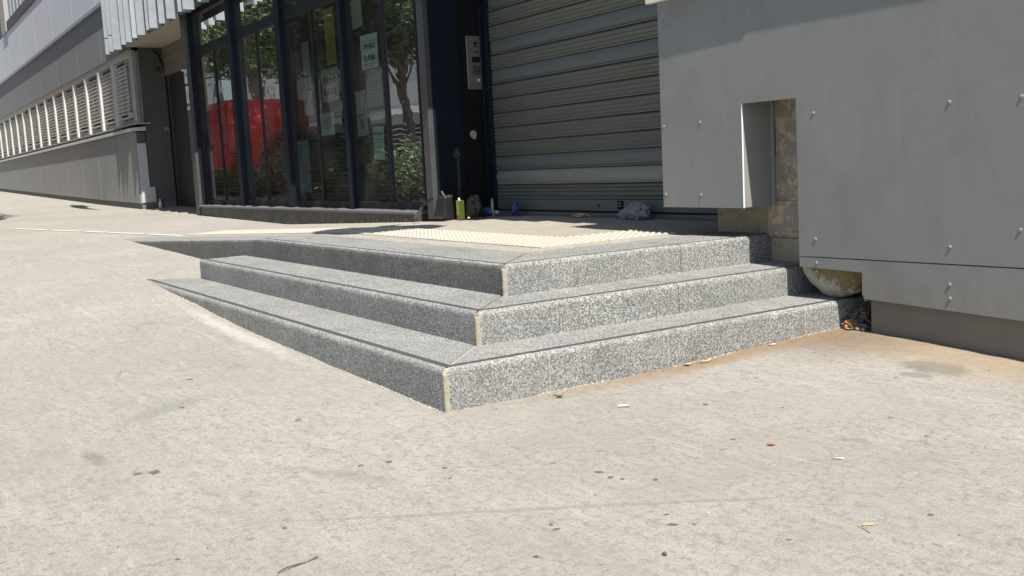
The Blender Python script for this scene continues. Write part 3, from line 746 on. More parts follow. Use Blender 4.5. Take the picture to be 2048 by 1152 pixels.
poster('narrow leaflet with a blue head and a yellow label beside the pillar', -6.13, -5.98, 1.79, 2.36, (.34, .38, .32), 0, lambda t, k: (k('blue_head', 0, 1, .72, 1, (.03, .16, .25)), k('yellow_label', .1, .95, .62, .80, (.55, .52, .05))))
poster('grey-green sheet hanging at the very top of the third bay pane', -7.66, -7.36, 2.76, 3.1, (.33, .37, .29), -.05)
poster('mottled olive sheet directly under the bold capital poster', -7.38, -6.93, 1.80, 2.24, (.27, .30, .20), 0, 'text')
poster('leaflet with a brown figure and blue squiggle, left side of the last bay', -7.74, -7.40, 1.48, 2.02, (.34, .38, .33), -.02, lambda t, k: (k('blue_scribble', .25, .75, .42, .48, (.10, .16, .28)), k('blue_scribble', .35, .6, .33, .40, (.10, .16, .28)), k('figure', .4, .7, .14, .32, (.20, .14, .06)), k('teal_foot', .05, .95, 0, .09, (.18, .36, .32))))
poster('small pale green sheet cut off short beside the mullion', -7.32, -6.91, 1.60, 1.76, (.40, .50, .44), 0)
poster('pale mint notice with a bold black title, curling on the glass', -7.28, -6.98, 1.18, 1.57, (.42, .56, .48), .04, lambda t, k: (k('title', .1, .9, .76, .81, (.03, .04, .04)), k('line', .12, .9, .60, .62, (.2, .28, .25)), k('line', .12, .8, .52, .54, (.2, .28, .25)), k('line', .12, .85, .36, .38, (.2, .28, .25)), k('line', .12, .8, .22, .24, (.2, .28, .25))))
poster('flat blue leaflet lying low in the last bay', -6.76, -6.34, 1.54, 1.70, (.10, .20, .25), .0, 'text')
poster('greenish notice at the top right of the third bay left pane', -9.35, -9.10, 2.37, 2.80, (.24, .28, .22), 0, 'text')
poster('small square notice in the third bay above the lined sheet', -9.33, -9.10, 2.19, 2.37, (.27, .31, .28), 0, 'text')
poster('lined grey sheet overlapping the container reflection edge', -9.42, -9.10, 1.84, 2.16, (.36, .38, .32), 0, 'text')
poster('notice crowded with dark picture blocks in the third bay right pane', -8.74, -8.20, 1.97, 2.38, (.30, .35, .26), 0, lambda t, k: [k('picture', .12 + .2 * i, .26 + .2 * i, .18 + .38 * j, .40 + .38 * j, (.07, .08, .06)) for i in range(4) for j in range(2)])
poster('pale mint picture sheet under the crowded notice', -8.88, -8.42, 1.54, 1.83, (.36, .48, .40), 0, lambda t, k: (k('picture', .1, .6, .3, .8, (.25, .34, .28)),))
poster('tall blue poster speckled with pink at the bottom of the third bay', -9.80, -9.36, .80, 1.52, (.10, .20, .26), .01, lambda t, k: [k('pink_patch', U(.1, .7), U(.72, .95), v, v + .05, (.34, .13, .18)) for v in (.5, .58, .64, .38)] + [k('pale_head', .05, .9, .93, .96, (.3, .35, .32)), k('white_swirl', .2, .7, .12, .15, (.30, .38, .38))])
poster('yellow-green hanging strip in the third bay right pane', -8.52, -8.20, 2.42, 3.12, (.22, .25, .03), 0)
poster('long cream banner hanging in the first bay', -14.02, -13.62, 2.22, 3.14, (.88, .80, .60), -.02, lambda t, k: (k('pale_stripe', .55, .62, .02, .98, (.3, .34, .34)), k('blue_side', .65, 1., 0, 1, (.32, .38, .40))))
poster('small sheet low behind the cream banner', -14.0, -13.70, 1.62, 1.95, (.20, .17, .12), 0, 'text')
poster('dark olive framed sheet low in the first bay left pane', -14.02, -13.66, 1.20, 1.56, (.13, .15, .10), 0, 'text')
poster('brown notice beside the mid bar of the first bay', -13.22, -12.98, 1.95, 2.28, (.24, .19, .15), 0, 'text')
poster('orange-red notice next to the first wide mullion', -12.86, -12.56, 1.92, 2.34, (.50, .14, .08), 0, 'text')
poster('salmon sheet below the orange-red notice', -12.90, -12.58, 1.50, 1.88, (.42, .14, .10), 0, 'text')
poster('brown folded leaflet low in the first bay right pane', -13.18, -12.92, 1.10, 1.50, (.20, .10, .08), .03)
poster('orange notice seen over the red reflection in the second bay', -11.78, -11.42, 1.62, 2.18, (.52, .20, .05), 0, 'text')
poster('pale notice high in the second bay above the red reflection', -10.9, -10.62, 1.98, 2.24, (.36, .35, .28), 0, 'text')
poster('small orange tab stuck in the second bay right pane', -10.88, -10.55, 1.86, 1.98, (.5, .16, .05), 0)
s1 = poster('upper white sticker with black print on the end column', -14.60, -14.42, 2.74, 2.98, (.62, .62, .60), .03, lambda t, k: (k('print', .15, .85, .66, .74, (.05, .05, .05)), k('print', .2, .9, .52, .58, (.05, .05, .05))), y=2.938, cat='sticker', name='sticker')
s2 = poster('lower tall white sticker with a blue foot on the end column', -14.58, -14.41, 2.28, 2.69, (.64, .64, .63), .02, lambda t, k: (k('blue_foot', .1, .9, .16, .27, (.05, .07, .18)), k('print', .4, .6, .4, .85, (.3, .3, .3)), k('print', .15, .85, .1, .13, (.1, .1, .2))), y=2.938, cat='sticker', name='sticker')

# intercom
ic = thing('intercom', 'tall stainless steel door intercom panel with screen and keypad on the pillar', 'intercom', (-5.57, 3.56, 2.15))
box('face_plate', 'steel', ic, -5.572, -5.557, 3.455, 3.665, 1.865, 2.425, .002)
b = B(); b.tube([(-5.557, 3.565, 2.345), (-5.552, 3.565, 2.345)], [.021, .018], 14); b.build('camera_lens', 'screen', ic)
box('screen', 'screen', ic, -5.557, -5.5545, 3.515, 3.612, 2.145, 2.205, .001)
b = B(); b.box(-5.557, -5.5552, 3.54, 3.59, 2.305, 2.316); b.box(-5.557, -5.5552, 3.53, 3.60, 2.25, 2.256); b.box(-5.557, -5.5552, 3.53, 3.595, 2.262, 2.267); b.build('engraving', 'dark_frame', ic)
for i in range(4):
    for j in range(4): box('key', 'dark_frame', ic, -5.557, -5.5545, 3.520 + i * .024, 3.536 + i * .024, 2.02 + j * .023, 2.036 + j * .023, .001)
box('call_button', 'button_pale', ic, -5.557, -5.5535, 3.572, 3.604, 1.945, 1.977, .001)

# ------------------------------------------------------------------ zinc-clad canopy over the storefront
cn = thing('clad_canopy', 'first floor overhang clad in uneven vertical zinc fins', 'canopy', (-12, 2.7, 3.9))
blades = [(-19.35, .02), (-18.88, .0), (-18.51, .01), (-17.70, .0), (-17.31, .01), (-16.67, -.01), (-16.29, .0), (-15.59, .0), (-15.29, -.01), (-14.69, .01), (-14.12, .0), (-13.34, -.01), (-13.08, .0)]
x = -12.3
while x < 6: blades.append((x, U(-.02, .03))); x += random.choice([.26, .32, .42, .55, .62, .74])
for i, (a, dy) in enumerate(blades):
    off = .06 * sm(-6.5, -5, a); zb = 3.795 + (.008 if i in (6, 7) else 0); yf = 2.60 + dy + off
    for z0, z1 in (((zb, 4.12), (4.14, 5.15), (5.17, 7.4)) if i < 2 else ((zb, 7.4),)):
        b = B(); b.box(a - .022, a, yf, 2.80 + off, z0, z1, .003)
        b.build('blade', 'zinc_bright' if i == 5 else 'zinc', cn)
b = B(); b.box(-19.5, -5.2, 2.805, 2.83, 3.85, 7.4); b.build('backing', 'backing_green', cn)
b = B(); b.box(-5.2, 6, 2.925, 2.95, 3.85, 7.4); b.build('backing', 'backing_green', cn)
b = B(); b.box(-19.0, -14.63, 2.84, 3.80, 3.905, 3.99); b.build('soffit', 'soffit_beige', cn)
b = B(); b.box(-14.62, 6, 2.96, 3.80, 4.0, 4.08); b.build('soffit', 'soffit_beige', cn)
b = B(); b.box(-19.0, 6, 2.96, 9, 4.085, 7.4); b.build('floor_volume', 'wing_upper_panel', cn)
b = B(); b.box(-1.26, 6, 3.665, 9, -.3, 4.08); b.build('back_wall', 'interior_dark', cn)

# ------------------------------------------------------------------ left wing
wg = thing('office_wing', 'long grey building wing with low wall, caged windows and white upper band', 'building', (-19, 3, .4))
XE = -19.03
def wingbox(name, m, x0, x1, y0, y1, z0, z1, **k): return box(name, m, wg, x0, x1, y0, y1, z0, z1, **k)
def slopedbase(x0, x1, y0, y1, h, m, name, top=None, ztop=None):
    b = B(); n = 10; pts = [(x0 + (x1 - x0) * i / n) for i in range(n + 1)]
    out = [(x, y0, Gs(x, 3) - .4) for x in pts] + [(x, y0, (Gs(x, 2.97) + h) if ztop is None else ztop) for x in reversed(pts)]
    b.prism(out, (0, y1 - y0, 0)); return b.build(name, m, wg)
slopedbase(-60, XE, 3.0, 3.3, .13, 'base_plinth', 'base_plinth')
# low wall panels (joints every ~2.4 m)
xs = [XE, -20.9, -23.2, -25.5, -27.8, -30.1, -33, -36, -39, -42, -48, -60]
for a, c in zip(xs, xs[1:]):
    b = B(); lo = [(c + .008, 2.975, Gs(c, 2.97) + .13), (a - .008, 2.975, Gs(a, 2.97) + .13), (a - .008, 2.975, 2.13), (c + .008, 2.975, 2.13)]
    b.prism(lo, (0, .04, 0)); b.build('wall_panel', 'wing_panel', wg)
b = B(); b.box(-60, XE - .01, 3.02, 3.19, .9, 2.12); b.build('wall_core', 'wing_dark_wall', wg)
x = XE + .02
while x > -60:
    x2 = x - 1.45; b = B(); b.prism([(x - .006, 2.925, 2.145), (x - .006, 2.925, 2.215), (x - .006, 3.22, 2.235), (x - .006, 3.22, 2.145)], (x2 - x + .012, 0, 0)); b.build('cap_stone', 'cream_frame', wg); x = x2
# end face; the pale panel draws its sun patch by colour and outline
b = B(); b.prism([(XE + .003, 3.005, .60), (XE + .003, 3.30, .60), (XE + .003, 3.30, .93), (XE + .003, 3.19, .93), (XE + .003, 3.19, 1.88), (XE + .003, 3.005, 1.88)], (.02, 0, 0)); b.build('end_sun_patch', 'wing_end_sunlit', wg)
wingbox('end_wall', 'wing_dark_wall', XE - .25, XE - .005, 3.21, 4.1, .3, 4.0)
wingbox('end_plinth', 'base_plinth', XE - .2, XE + .02, 3.31, 3.75, .3, .60)
b = B(); b.tube([(XE + .10, 3.36, .46), (XE + .10, 3.36, .60)], .05, 10); b.tube([(XE + .10, 3.36, .60), (XE + .10, 3.36, .66)], .018, 8); b.build('drain_pipe', 'galvanised', wg)
wingbox('wall_socket', 'steel', XE - .01, XE + .02, 3.62, 3.72, 2.12, 2.22, bev=.004)
b = B(); b.tube([(XE - .004, 3.60, 3.45), (XE + .015, 3.60, 3.45)], .06, 12); b.build('alarm_disc', 'leather_brown', wg)
# windows
YW = 3.10
wingbox('window_sill', 'zinc', -60, XE + .16, 3.0, 3.3, 2.285, 2.315)
wingbox('window_head', 'cream_frame', -60, XE - .1, 3.02, 3.3, 3.72, 3.84)
wingbox('jamb', 'zinc', XE - .30, XE - .02, 3.06, 3.3, 2.315, 3.84, bev=.004)
wingbox('jamb_angle', 'galvanised', XE + .00, XE + .10, 3.04, 3.12, 2.315, 3.84, bev=.004)
wx = [-19.35, -20.75, -22.35, -24.05, -25.75, -27.4, -29.1, -30.8, -32.5, -34.2, -36.0, -37.8, -39.6, -41.4, -43.2, -45.0, -47]
for a, c in zip(wx, wx[1:]):
    wingbox('window_post', 'cream_frame', c - .09, c + .09, 2.985, 3.28, 2.315, 3.72, bev=.006)
    w = thing('window', None, None); w.parent = wg; w.location = Vector(((a + c) / 2, YW, 2.3)) - wg.location
    x0, x1 = c + .10, a - (.10 if a != wx[0] else 0)
    fr = B(); fr.box(x0, x1, 3.12, 3.18, 2.316, 2.42); fr.box(x0, x1, 3.12, 3.18, 3.66, 3.719); fr.box(x0, x0 + .06, 3.12, 3.18, 2.421, 3.659); fr.box(x1 - .06, x1, 3.12, 3.18, 2.421, 3.659); fr.box((x0 + x1) / 2 - .03, (x0 + x1) / 2 + .03, 3.12, 3.18, 2.421, 3.659)
    fr.box(x0 + .1, x1 - .1, 3.05, 3.10, 2.46, 2.56)
    fr.build('frame', 'cream_frame', w)
    b = B(); b.box(x0 + .3, x1 - .4, 3.035, 3.048, 2.48, 2.54); b.build('vent_slot', 'black_paint', w); b = B(); b.box(x0 + .3, x1 - .35, 3.035, 3.048, 3.60, 3.65); b.build('vent_slot', 'black_paint', w)
    b = B(); b.box(x0 + .06, x1 - .06, 3.15, 3.16, 2.42, 3.66); b.build('pane', 'window_glass_dark', w)
    g = B(); zz = 2.46
    while zz < 3.60: g.box(x0 + .05, x1 - .05, 3.02, 3.034, zz, zz + .022); zz += .085
    xx = x0 + .06
    while xx < x1 - .05: g.box(xx, xx + .014, 3.035, 3.045, 2.44, 3.60); xx += .17
    g.build('grille', 'grille_wire', w)
# bands above
xs = [-18.9, -21.6, -24.6, -27.8, -31, -34.2, -37.5, -41, -46, -60]
for a, c in zip(xs, xs[1:]):
    b = B(); b.box(c + .008, a - .008, 2.97, 3.05, 3.842, 5.06); b.build('band_panel', 'wing_upper_panel', wg)
    b = B(); b.box(c + .006, a - .006, 2.955, 3.02, 5.15, 6.62); b.build('white_band_panel', 'wing_white', wg)
wingbox('band_core', 'wing_dark_wall', -60, XE, 3.3, 3.5, 2, 8)
wingbox('cornice', 'zinc', -60, -18.9, 2.915, 3.1, 5.065, 5.145)
b = B()
for i in range(60):
    x = -60 + i * .7; b.box(x, x + .66, 3.00, 3.1, 3.845 - .005, 3.85)
b.bm.free()
# upper storey, set on a dark ledge
wingbox('upper_ledge', 'wing_dark_wall', -37.0, -19, 2.93, 3.3, 6.64, 6.95)
x = -36.5
while x < -19.5:
    wingbox('upper_pilaster', 'zinc', x, x + .5, 2.98, 3.2, 6.96, 9.5); x += .82
wingbox('upper_wall', 'wing_upper_panel', -37.0, -19, 3.21, 3.5, 6.96, 9.5)
wingbox('corner_pier', 'facade_white', -38.3, -37.02, 2.9, 3.5, 6.63, 12)
slopedbase(-60, -19.3, 3.55, 3.6, 0, 'wing_dark_wall', 'rear_wall', ztop=3)
# recess: back door and roller box
rc = thing('recess_door', 'dark grey metal door with a beige roller box above, set back in the recess', 'door', (-17, 3.8, .45))
box('door_leaf', 'door_dark', rc, -18.98, -14.64, 3.80, 3.86, .35, 3.30)
for i in range(3): box('roller_box_panel', 'louvre_beige', rc, -18.98, -14.64, 3.70 - .0 * i, 3.795, 3.31 + i * .2, 3.50 + i * .2, .004)
b = B(); b.tube([(-18.96, 3.73, .45), (-18.96, 3.73, 3.2), (-18.95, 3.70, 3.5), (-18.95, 3.60, 3.75), (-18.95, 3.5, 3.85)], .02, 6); b.build('cable', 'black_paint', rc)

# far building at the end of the street
fb = thing('apartment_building', 'beige apartment block with white balcony slabs beyond the far end of the wing', 'building', (-72, 8, 1))
box('wall', 'facade_beige', fb, -80, -62, 3.9, 20, 1, 9.8)
box('wall', 'facade_grey', fb, -79, -63, 4.0, 19.5, 9.81, 22)
for zz in (9.7, 11.2, 14.2): box('balcony_slab', 'facade_white', fb, -62, -61, 3.6, 20, zz, zz + .25)
for q in range(3):
    for zz in (7.3, 12): box('window', 'window_glass_dark', fb, -61.98, -61.9, 4.6 + q * 3, 6.2 + q * 3, zz, zz + 1.6)

# ------------------------------------------------------------------ things lying on the platform by the pillar
def crumple(name, label, cat, m, c, size, seed=0, sub=3, amp=.35, flat=.0, mat2=None):
    bm = bmesh.new(); bmesh.ops.create_icosphere(bm, subdivisions=sub, radius=1)
    for v in bm.verts:
        d = v.co.normalized(); k = 1 + amp * noise.noise(d * 2.1 + Vector((seed, 0, 0))) + amp * .6 * noise.noise(d * 5 + Vector((0, seed, 0)))
        p = d * k; v.co = Vector((p.x * size[0], p.y * size[1], max(p.z, -.75 + flat) * size[2]))
    me = bpy.data.meshes.new(name); bm.to_mesh(me); bm.free()
    zmin = min(v.co.z for v in me.vertices)
    o = link(name, me, m, loc=(c[0], c[1], c[2] - zmin)); tag(o, label, cat); return o
Z0 = .522
bag = thing('bag', 'slumped black bag with a long strap leaning at the foot of the pillar', 'bag', (-5.42, 3.0, Z0))
b = B(); bm = b.bm
g = bmesh.ops.create_cube(bm, size=1)['verts']; bmesh.ops.subdivide_edges(bm, edges=bm.edges[:], cuts=5, use_grid_fill=True)
for v in bm.verts:
    x, y, z = v.co; tp_ = 1 - .30 * (z + .5); k = 1 + .12 * noise.noise(Vector((x * 4, y * 4, z * 5)))
    v.co = Vector((-5.415 + x * .23 * tp_ * k + .05 * (z + .5), 2.985 + y * .13 * tp_ * k, Z0 + (z + .5) * .235 * (1 + .12 * noise.noise(Vector((x * 5, 1, 0))))))
b.build('body', 'bag_black', bag, smooth=True)
b = B(); b.tube([(-5.45, 2.98, Z0 + .22), (-5.40, 2.97, Z0 + .28), (-5.33, 2.97, Z0 + .22)], .012, 6); b.build('handle', 'strap_grey', bag)
b = B(); b.bm.free(); b = B(); path = [(-5.52, 2.93, Z0 + .21), (-5.66, 2.88, Z0 + .13), (-5.62, 2.80, Z0 + .05), (-5.52, 2.70, Z0 + .012), (-5.42, 2.66, Z0 + .006)]
pr = None
for p in path:
    q = (Vector(p), Vector(p) + Vector((.018, -.03, .022)))
    if pr:
        f = b.bm.faces.new([b.bm.verts.new(v) for v in (pr[0], q[0], q[1], pr[1])])
        f = b.bm.faces.new([b.bm.verts.new(v + Vector((0, 0, -.004))) for v in (pr[1], q[1], q[0], pr[0])])
    pr = q
b.build('strap', 'strap_grey', bag)
ct = thing('carton', 'upright yellow and green drink carton with a red foot beside the black bag', 'carton', (-5.10, 3.02, Z0))
b = B(); b.box(-5.140, -5.086, 2.985, 3.045, Z0 + .04, Z0 + .19, .002); b.build('body', 'carton_yellow', ct)
b = B(); b.box(-5.140, -5.086, 2.985, 3.045, Z0, Z0 + .039, .002); b.build('foot_print', 'carton_red', ct)
b = B(); b.box(-5.0855, -5.080, 2.986, 3.044, Z0 + .002, Z0 + .19); b.build('side_print', 'carton_green', ct)
b = B(); b.tube([(-5.115, 3.01, Z0 + .19), (-5.113, 3.005, Z0 + .215)], [.014, .010], 8); b.build('spout', 'paper_white', ct)
crumple('crumpled_bag', 'dark brown crumpled paper bag between the carton and the blue bottle', 'litter', 'leather_brown', (-5.18, 3.22, Z0), (.09, .08, .13), 4, amp=.3)
bt = thing('bottle', 'crushed blue plastic bottle lying beside the shutter rail', 'bottle', (-5.2, 3.38, Z0))
b = B(); b.tube([(-5.33, 3.31, Z0 + .05), (-5.30, 3.32, Z0 + .052), (-5.24, 3.35, Z0 + .045), (-5.19, 3.38, Z0 + .050), (-5.15, 3.40, Z0 + .045), (-5.10, 3.43, Z0 + .04)], [.040, .050, .043, .050, .044, .02], 10); b.build('body', 'plastic_blue', bt)
b = B(); b.tube([(-5.10, 3.43, Z0 + .04), (-5.07, 3.445, Z0 + .04)], .017, 8); b.build('cap', 'paper_white', bt)
b = B(); g = []
for i in range(9):
    t = i / 8; w = .016 + .010 * math.sin(t * 4); cx = -5.02 - .015 * math.sin(t * 3) + .012 * (1 - t); g.append([b.bm.verts.new((cx + s * w, 3.33 + .02 * t + abs(s) * .008, Z0 + .185 * (1 - t) + .004)) for s in (-1, 0, 1)])
for u, v in zip(g, g[1:]):
    for k in range(2): b.bm.faces.new((u[k], u[k + 1], v[k + 1], v[k]))
bmesh.ops.solidify(b.bm, geom=b.bm.faces[:], thickness=.004)
tag(b.build('paper_strip', 'paper_white'), 'narrow white paper strip standing against the shutter rail', 'paper')
crumple('wrapper', 'dark blue wrapper crumpled behind the white paper strip', 'wrapper', 'plastic_blue', (-4.93, 3.56, Z0), (.05, .04, .09), 9, amp=.3)
pbag = crumple('plastic_bag', 'crumpled translucent white plastic bag in front of the shutter', 'plastic bag', 'bag_plastic', (-2.95, 3.55, Z0), (.14, .08, .075), 2, sub=4, amp=.42)
crumple('plastic_bag_tail', 'thin twisted end of the white plastic bag trailing to the left', 'plastic bag', 'bag_plastic', (-3.10, 3.55, Z0), (.08, .05, .05), 12, sub=3, amp=.4)
crumple('litter', 'flattened greyish paper litter at the foot of the shutter', 'litter', 'straw', (-3.86, 3.62, Z0), (.11, .06, .018), 5, amp=.5)
crumple('cap', 'tiny white bottle cap beside the yellow carton', 'cap', 'paper_white', (-5.06, 3.08, Z0), (.016, .016, .011), 1, sub=2, amp=.05)

# ------------------------------------------------------------------ small things on the pavement
def leafobj(name, label, cat, m, x, y, L, Wd, rot, curl=.3, lift=.004, twist=.2):
    b = B(); n = 7; g = []
    for i in range(n + 1):
        t = i / n; w = Wd * (math.sin(math.pi * min(1, t * .92 + .06)) ** .8); row = []
        for s in (-1, -.45, 0, .45, 1):
            lx = (t - .5) * L; ly = s * w / 2; lz = curl * L * ((t - .5) ** 2 + (s * .5) ** 2 * .5) + twist * lx * s * .3 + .15 * w * abs(s)
            row.append(b.bm.verts.new((lx, ly, lz)))
        g.append(row)
    for u, v in zip(g, g[1:]):
        for k in range(4): b.bm.faces.new((u[k], u[k + 1], v[k + 1], v[k]))
    bmesh.ops.remove_doubles(b.bm, verts=b.bm.verts, dist=.0002); bmesh.ops.solidify(b.bm, geom=b.bm.faces[:], thickness=.0008)
    zm = min(v.co.z for v in b.bm.verts)
    o = b.build(name, m, smooth=True); o.location = (x, y, G(x, y) - zm + lift); o.rotation_euler = (0, 0, rot); return tag(o, label, cat)
crumple('leaf', 'crumpled orange dead leaf at the right end of the bottom step', 'leaf', 'leaf_orange', (.095, 2.60, G(.1, 2.6)), (.042, .036, .030), 3, sub=4, amp=.5)
leafobj('leaf', 'small cream curled leaf tucked against the orange crumpled leaf', 'leaf', 'leaf_cream', .12, 2.555, .05, .03, .4, .5)
leafobj('leaf', 'olive green leaf with an orange tip at the foot of the bottom step', 'leaf', 'leaf_olive', .155, .50, .036, .026, 1.0, .8)
leafobj('leaf', 'tiny orange leaf scrap behind the olive leaf', 'leaf', 'leaf_orange', .115, .50, .022, .016, .3, .8)
cg = thing('cigarette_butt', 'white cigarette butt with an orange end on the open pavement', 'cigarette butt', (.48, .62, G(.48, .62)))
b = B(); zz = G(.48, .62) + .006; b.tube([(.462, .600, zz), (.486, .628, zz + .001)], .0052, 8); b.build('paper', 'paper_white', cg)
b = B(); b.tube([(.486, .628, zz + .001), (.494, .637, zz + .001)], .0054, 8); b.build('filter', 'butt_filter', cg)
leafobj('leaf', 'pale curled leaf lying by the middle of the bottom step', 'leaf', 'leaf_cream', .075, 1.36, .05, .025, 1.2, .6)
leafobj('leaf', 'thin tan leaf strip beside the pale curled leaf', 'leaf', 'leaf_cream', .085, 1.47, .09, .012, 1.4, .4)
leafobj('leaf', 'small orange leaf fragment, the nearer to the steps of two', 'leaf', 'leaf_orange', .70, .90, .022, .016, .4, .6)
leafobj('leaf', 'orange brown dry leaf alone in the middle of the pavement', 'leaf', 'leaf_orange', 1.30, .67, .036, .018, .9, .35)
leafobj('paper_scrap', 'thin white paper scrap on the open pavement', 'paper scrap', 'paper_white', 1.57, .72, .045, .010, .5, .2)
leafobj('leaf', 'white chip of paper near the joint of the bottom step', 'leaf', 'paper_white', .07, 1.98, .05, .015, 1.2, .2)
b = B(); pts = [(2.055, .30), (2.035, .275), (2.03, .255), (2.06, .25), (2.09, .238)]; b.tube([(x, y, G(x, y) + .004) for x, y in pts], .0016, 6)
b.tube([(x + .004, y + .012, G(x, y) + .006) for x, y in pts[:4]], .0014, 6); tag(b.build('straw', 'straw'), 'bent pale dry grass stalk on the right foreground pavement', 'straw')
b = B(); tw = [(1.262, -1.254), (1.250, -1.225), (1.24, -1.19), (1.232, -1.155), (1.222, -1.12)]; b.tube([(x, y, G(x, y) + .004 + .004 * math.sin(i * 1.5)) for i, (x, y) in enumerate(tw)], [.0014, .002, .0022, .0024, .0042], 7)
tag(b.build('twig', 'twig_brown'), 'thin brown twig lying in the left foreground', 'twig')
crumple('pebble', 'small dark brown pebble in the foreground', 'pebble', 'pebble_dark', (1.84, -.33, G(1.84, -.33)), (.008, .006, .006), 6, sub=2, amp=.2)
crumple('pebble', 'pale grey pebble at the mouth of the gap beside the housing', 'pebble', 'pale_mortar', (.165, 2.575, G(.16, 2.57)), (.016, .013, .013), 8, sub=2, amp=.3)
crumple('pebble', 'dark grey pebble touching the housing plinth', 'pebble', 'pebble_dark', (.205, 2.575, G(.2, 2.57)), (.014, .012, .013), 3, sub=2, amp=.3)
# flattened chewing gum and scraps ground into the paving: too many to count
b = B()
fixed = [(1.684, -.16, .011), (1.147, .62, .010), (1.13, -.02, .013), (1.20, -.02, .011), (1.24, .0, .007), (1.32, .08, .009), (.72, -.42, .011), (.52, -.55, .012), (.50, -.66, .008), (1.48, -.45, .008), (1.9, -.53, .010), (2.02, -.62, .009), (1.62, -.62, .010), (2.10, .5, .010), (.05, -1.3, .02), (.02, -1.36, .014), (-.9, -.95, .012), (-1.5, -.75, .012), (-.3, -.6, .010)]
for x, y, r in fixed: b.disc((x, y, G), r, 10, .0012, .3, U(0, 3), U(1, 1.7))
for i in range(150):
    x, y = U(-4.5, 3.3), U(-2.0, 2.4)
    if -5.7 < x < .1 and y > -.1: continue
    b.disc((x, y, G), random.choice([.002, .003, .004, .006, .008]), 8, .001, .35, U(0, 3), U(.8, 2.2))
tag(b.build('gum_spots', 'gum'), 'dark flattened chewing gum spots dotted over the pavement', kind='stuff')
b = B()
for i in range(500):
    x, y = U(-5.5, 3.3), U(-2.1, 2.5)
    if -5.9 < x < .06 and y > -.05: continue
    b.disc((x, y, G), U(.0015, .005) * (1 if i % 9 else 2.5), 7, .0008, .4, U(0, 3), U(.8, 2.8))
tag(b.build('pavement_flecks', 'gum_pale'), 'worn greyish flecks and pits scattered over the pavement', kind='stuff')
b = B()
for i in range(330):
    k = R()
    if k < .25: x, y = .10 + abs(random.gauss(0, .35)), 2.5 - abs(random.gauss(0, .25))
    elif k < .6: x, y = .05 + abs(random.gauss(0, .03)), U(0, 2.4)
    else: x, y = U(-3, 3), U(-2, 2.3)
    if x < .05 and y > -.06: continue
    r = U(.0006, .002); z = G(x, y); b.box(x - r, x + r * U(1, 2), y - r, y + r, z, z + r * 1.2, jit=r * .4)
tag(b.build('grit', 'pebble_dark'), 'fine dark grit and crumbs scattered on the pavement', kind='stuff')

# ------------------------------------------------------------------ across the street (seen in the glass)
rcn = thing('shipping_container', 'bright red corrugated shipping container standing across the street', 'container', (-29, -2.3, .6))
X0, X1, YA, YB2, ZA, ZB = -32.1, -26., -3.48, -1.07, .66, 3.30
def corr(axis, fixed, lo, hi, z0, z1, outward, pitch=.28, dep=.036):
    b = B(); n = int((hi - lo) / pitch); prof = []
    for i in range(n):
        s = lo + i * (hi - lo) / n; w = (hi - lo) / n; prof += [(s, 0), (s + w * .25, 0), (s + w * .5, -dep), (s + w * .75, -dep)]
    prof.append((hi, 0)); lo_, hi_ = [], []
    for s, d in prof:
        p = (s, fixed + outward * d) if axis == 'x' else (fixed + outward * d, s)
        lo_.append(b.bm.verts.new((*p, z0))); hi_.append(b.bm.verts.new((*p, z1)))
    for i in range(len(prof) - 1): b.bm.faces.new((lo_[i], lo_[i + 1], hi_[i + 1], hi_[i]))
    return b
corr('x', YB2 - .03, X0, X1, ZA + .12, ZB - .08, 1).build('side_wall', 'container_red', rcn); corr('x', YA + .03, X0, X1, ZA + .12, ZB - .08, -1).build('side_wall', 'container_red', rcn)
corr('y', X1 - .03, YA, YB2, ZA + .12, ZB - .08, 1, .40).build('end_wall', 'container_red', rcn); corr('y', X0 + .03, YA, YB2, ZA + .12, ZB - .08, -1).build('end_wall', 'container_red', rcn)
b = B(); b.box(X0, X1, YA, YB2, ZB - .03, ZB)
for x in (X0, X1 - .12):
    for y in (YA, YB2 - .12): b.box(x, x + .12, y, y + .12, ZA, ZB - .031)
for y in (YA, YB2 - .08): b.box(X0 + .121, X1 - .121, y, y + .08, ZB - .12, ZB - .031); b.box(X0 + .121, X1 - .121, y, y + .08, ZA, ZA + .14)
for x in (X0, X1 - .08): b.box(x, x + .08, YA + .121, YB2 - .121, ZB - .12, ZB - .031); b.box(x, x + .08, YA + .121, YB2 - .121, ZA, ZA + .14)
b.build('frame', 'container_red', rcn)

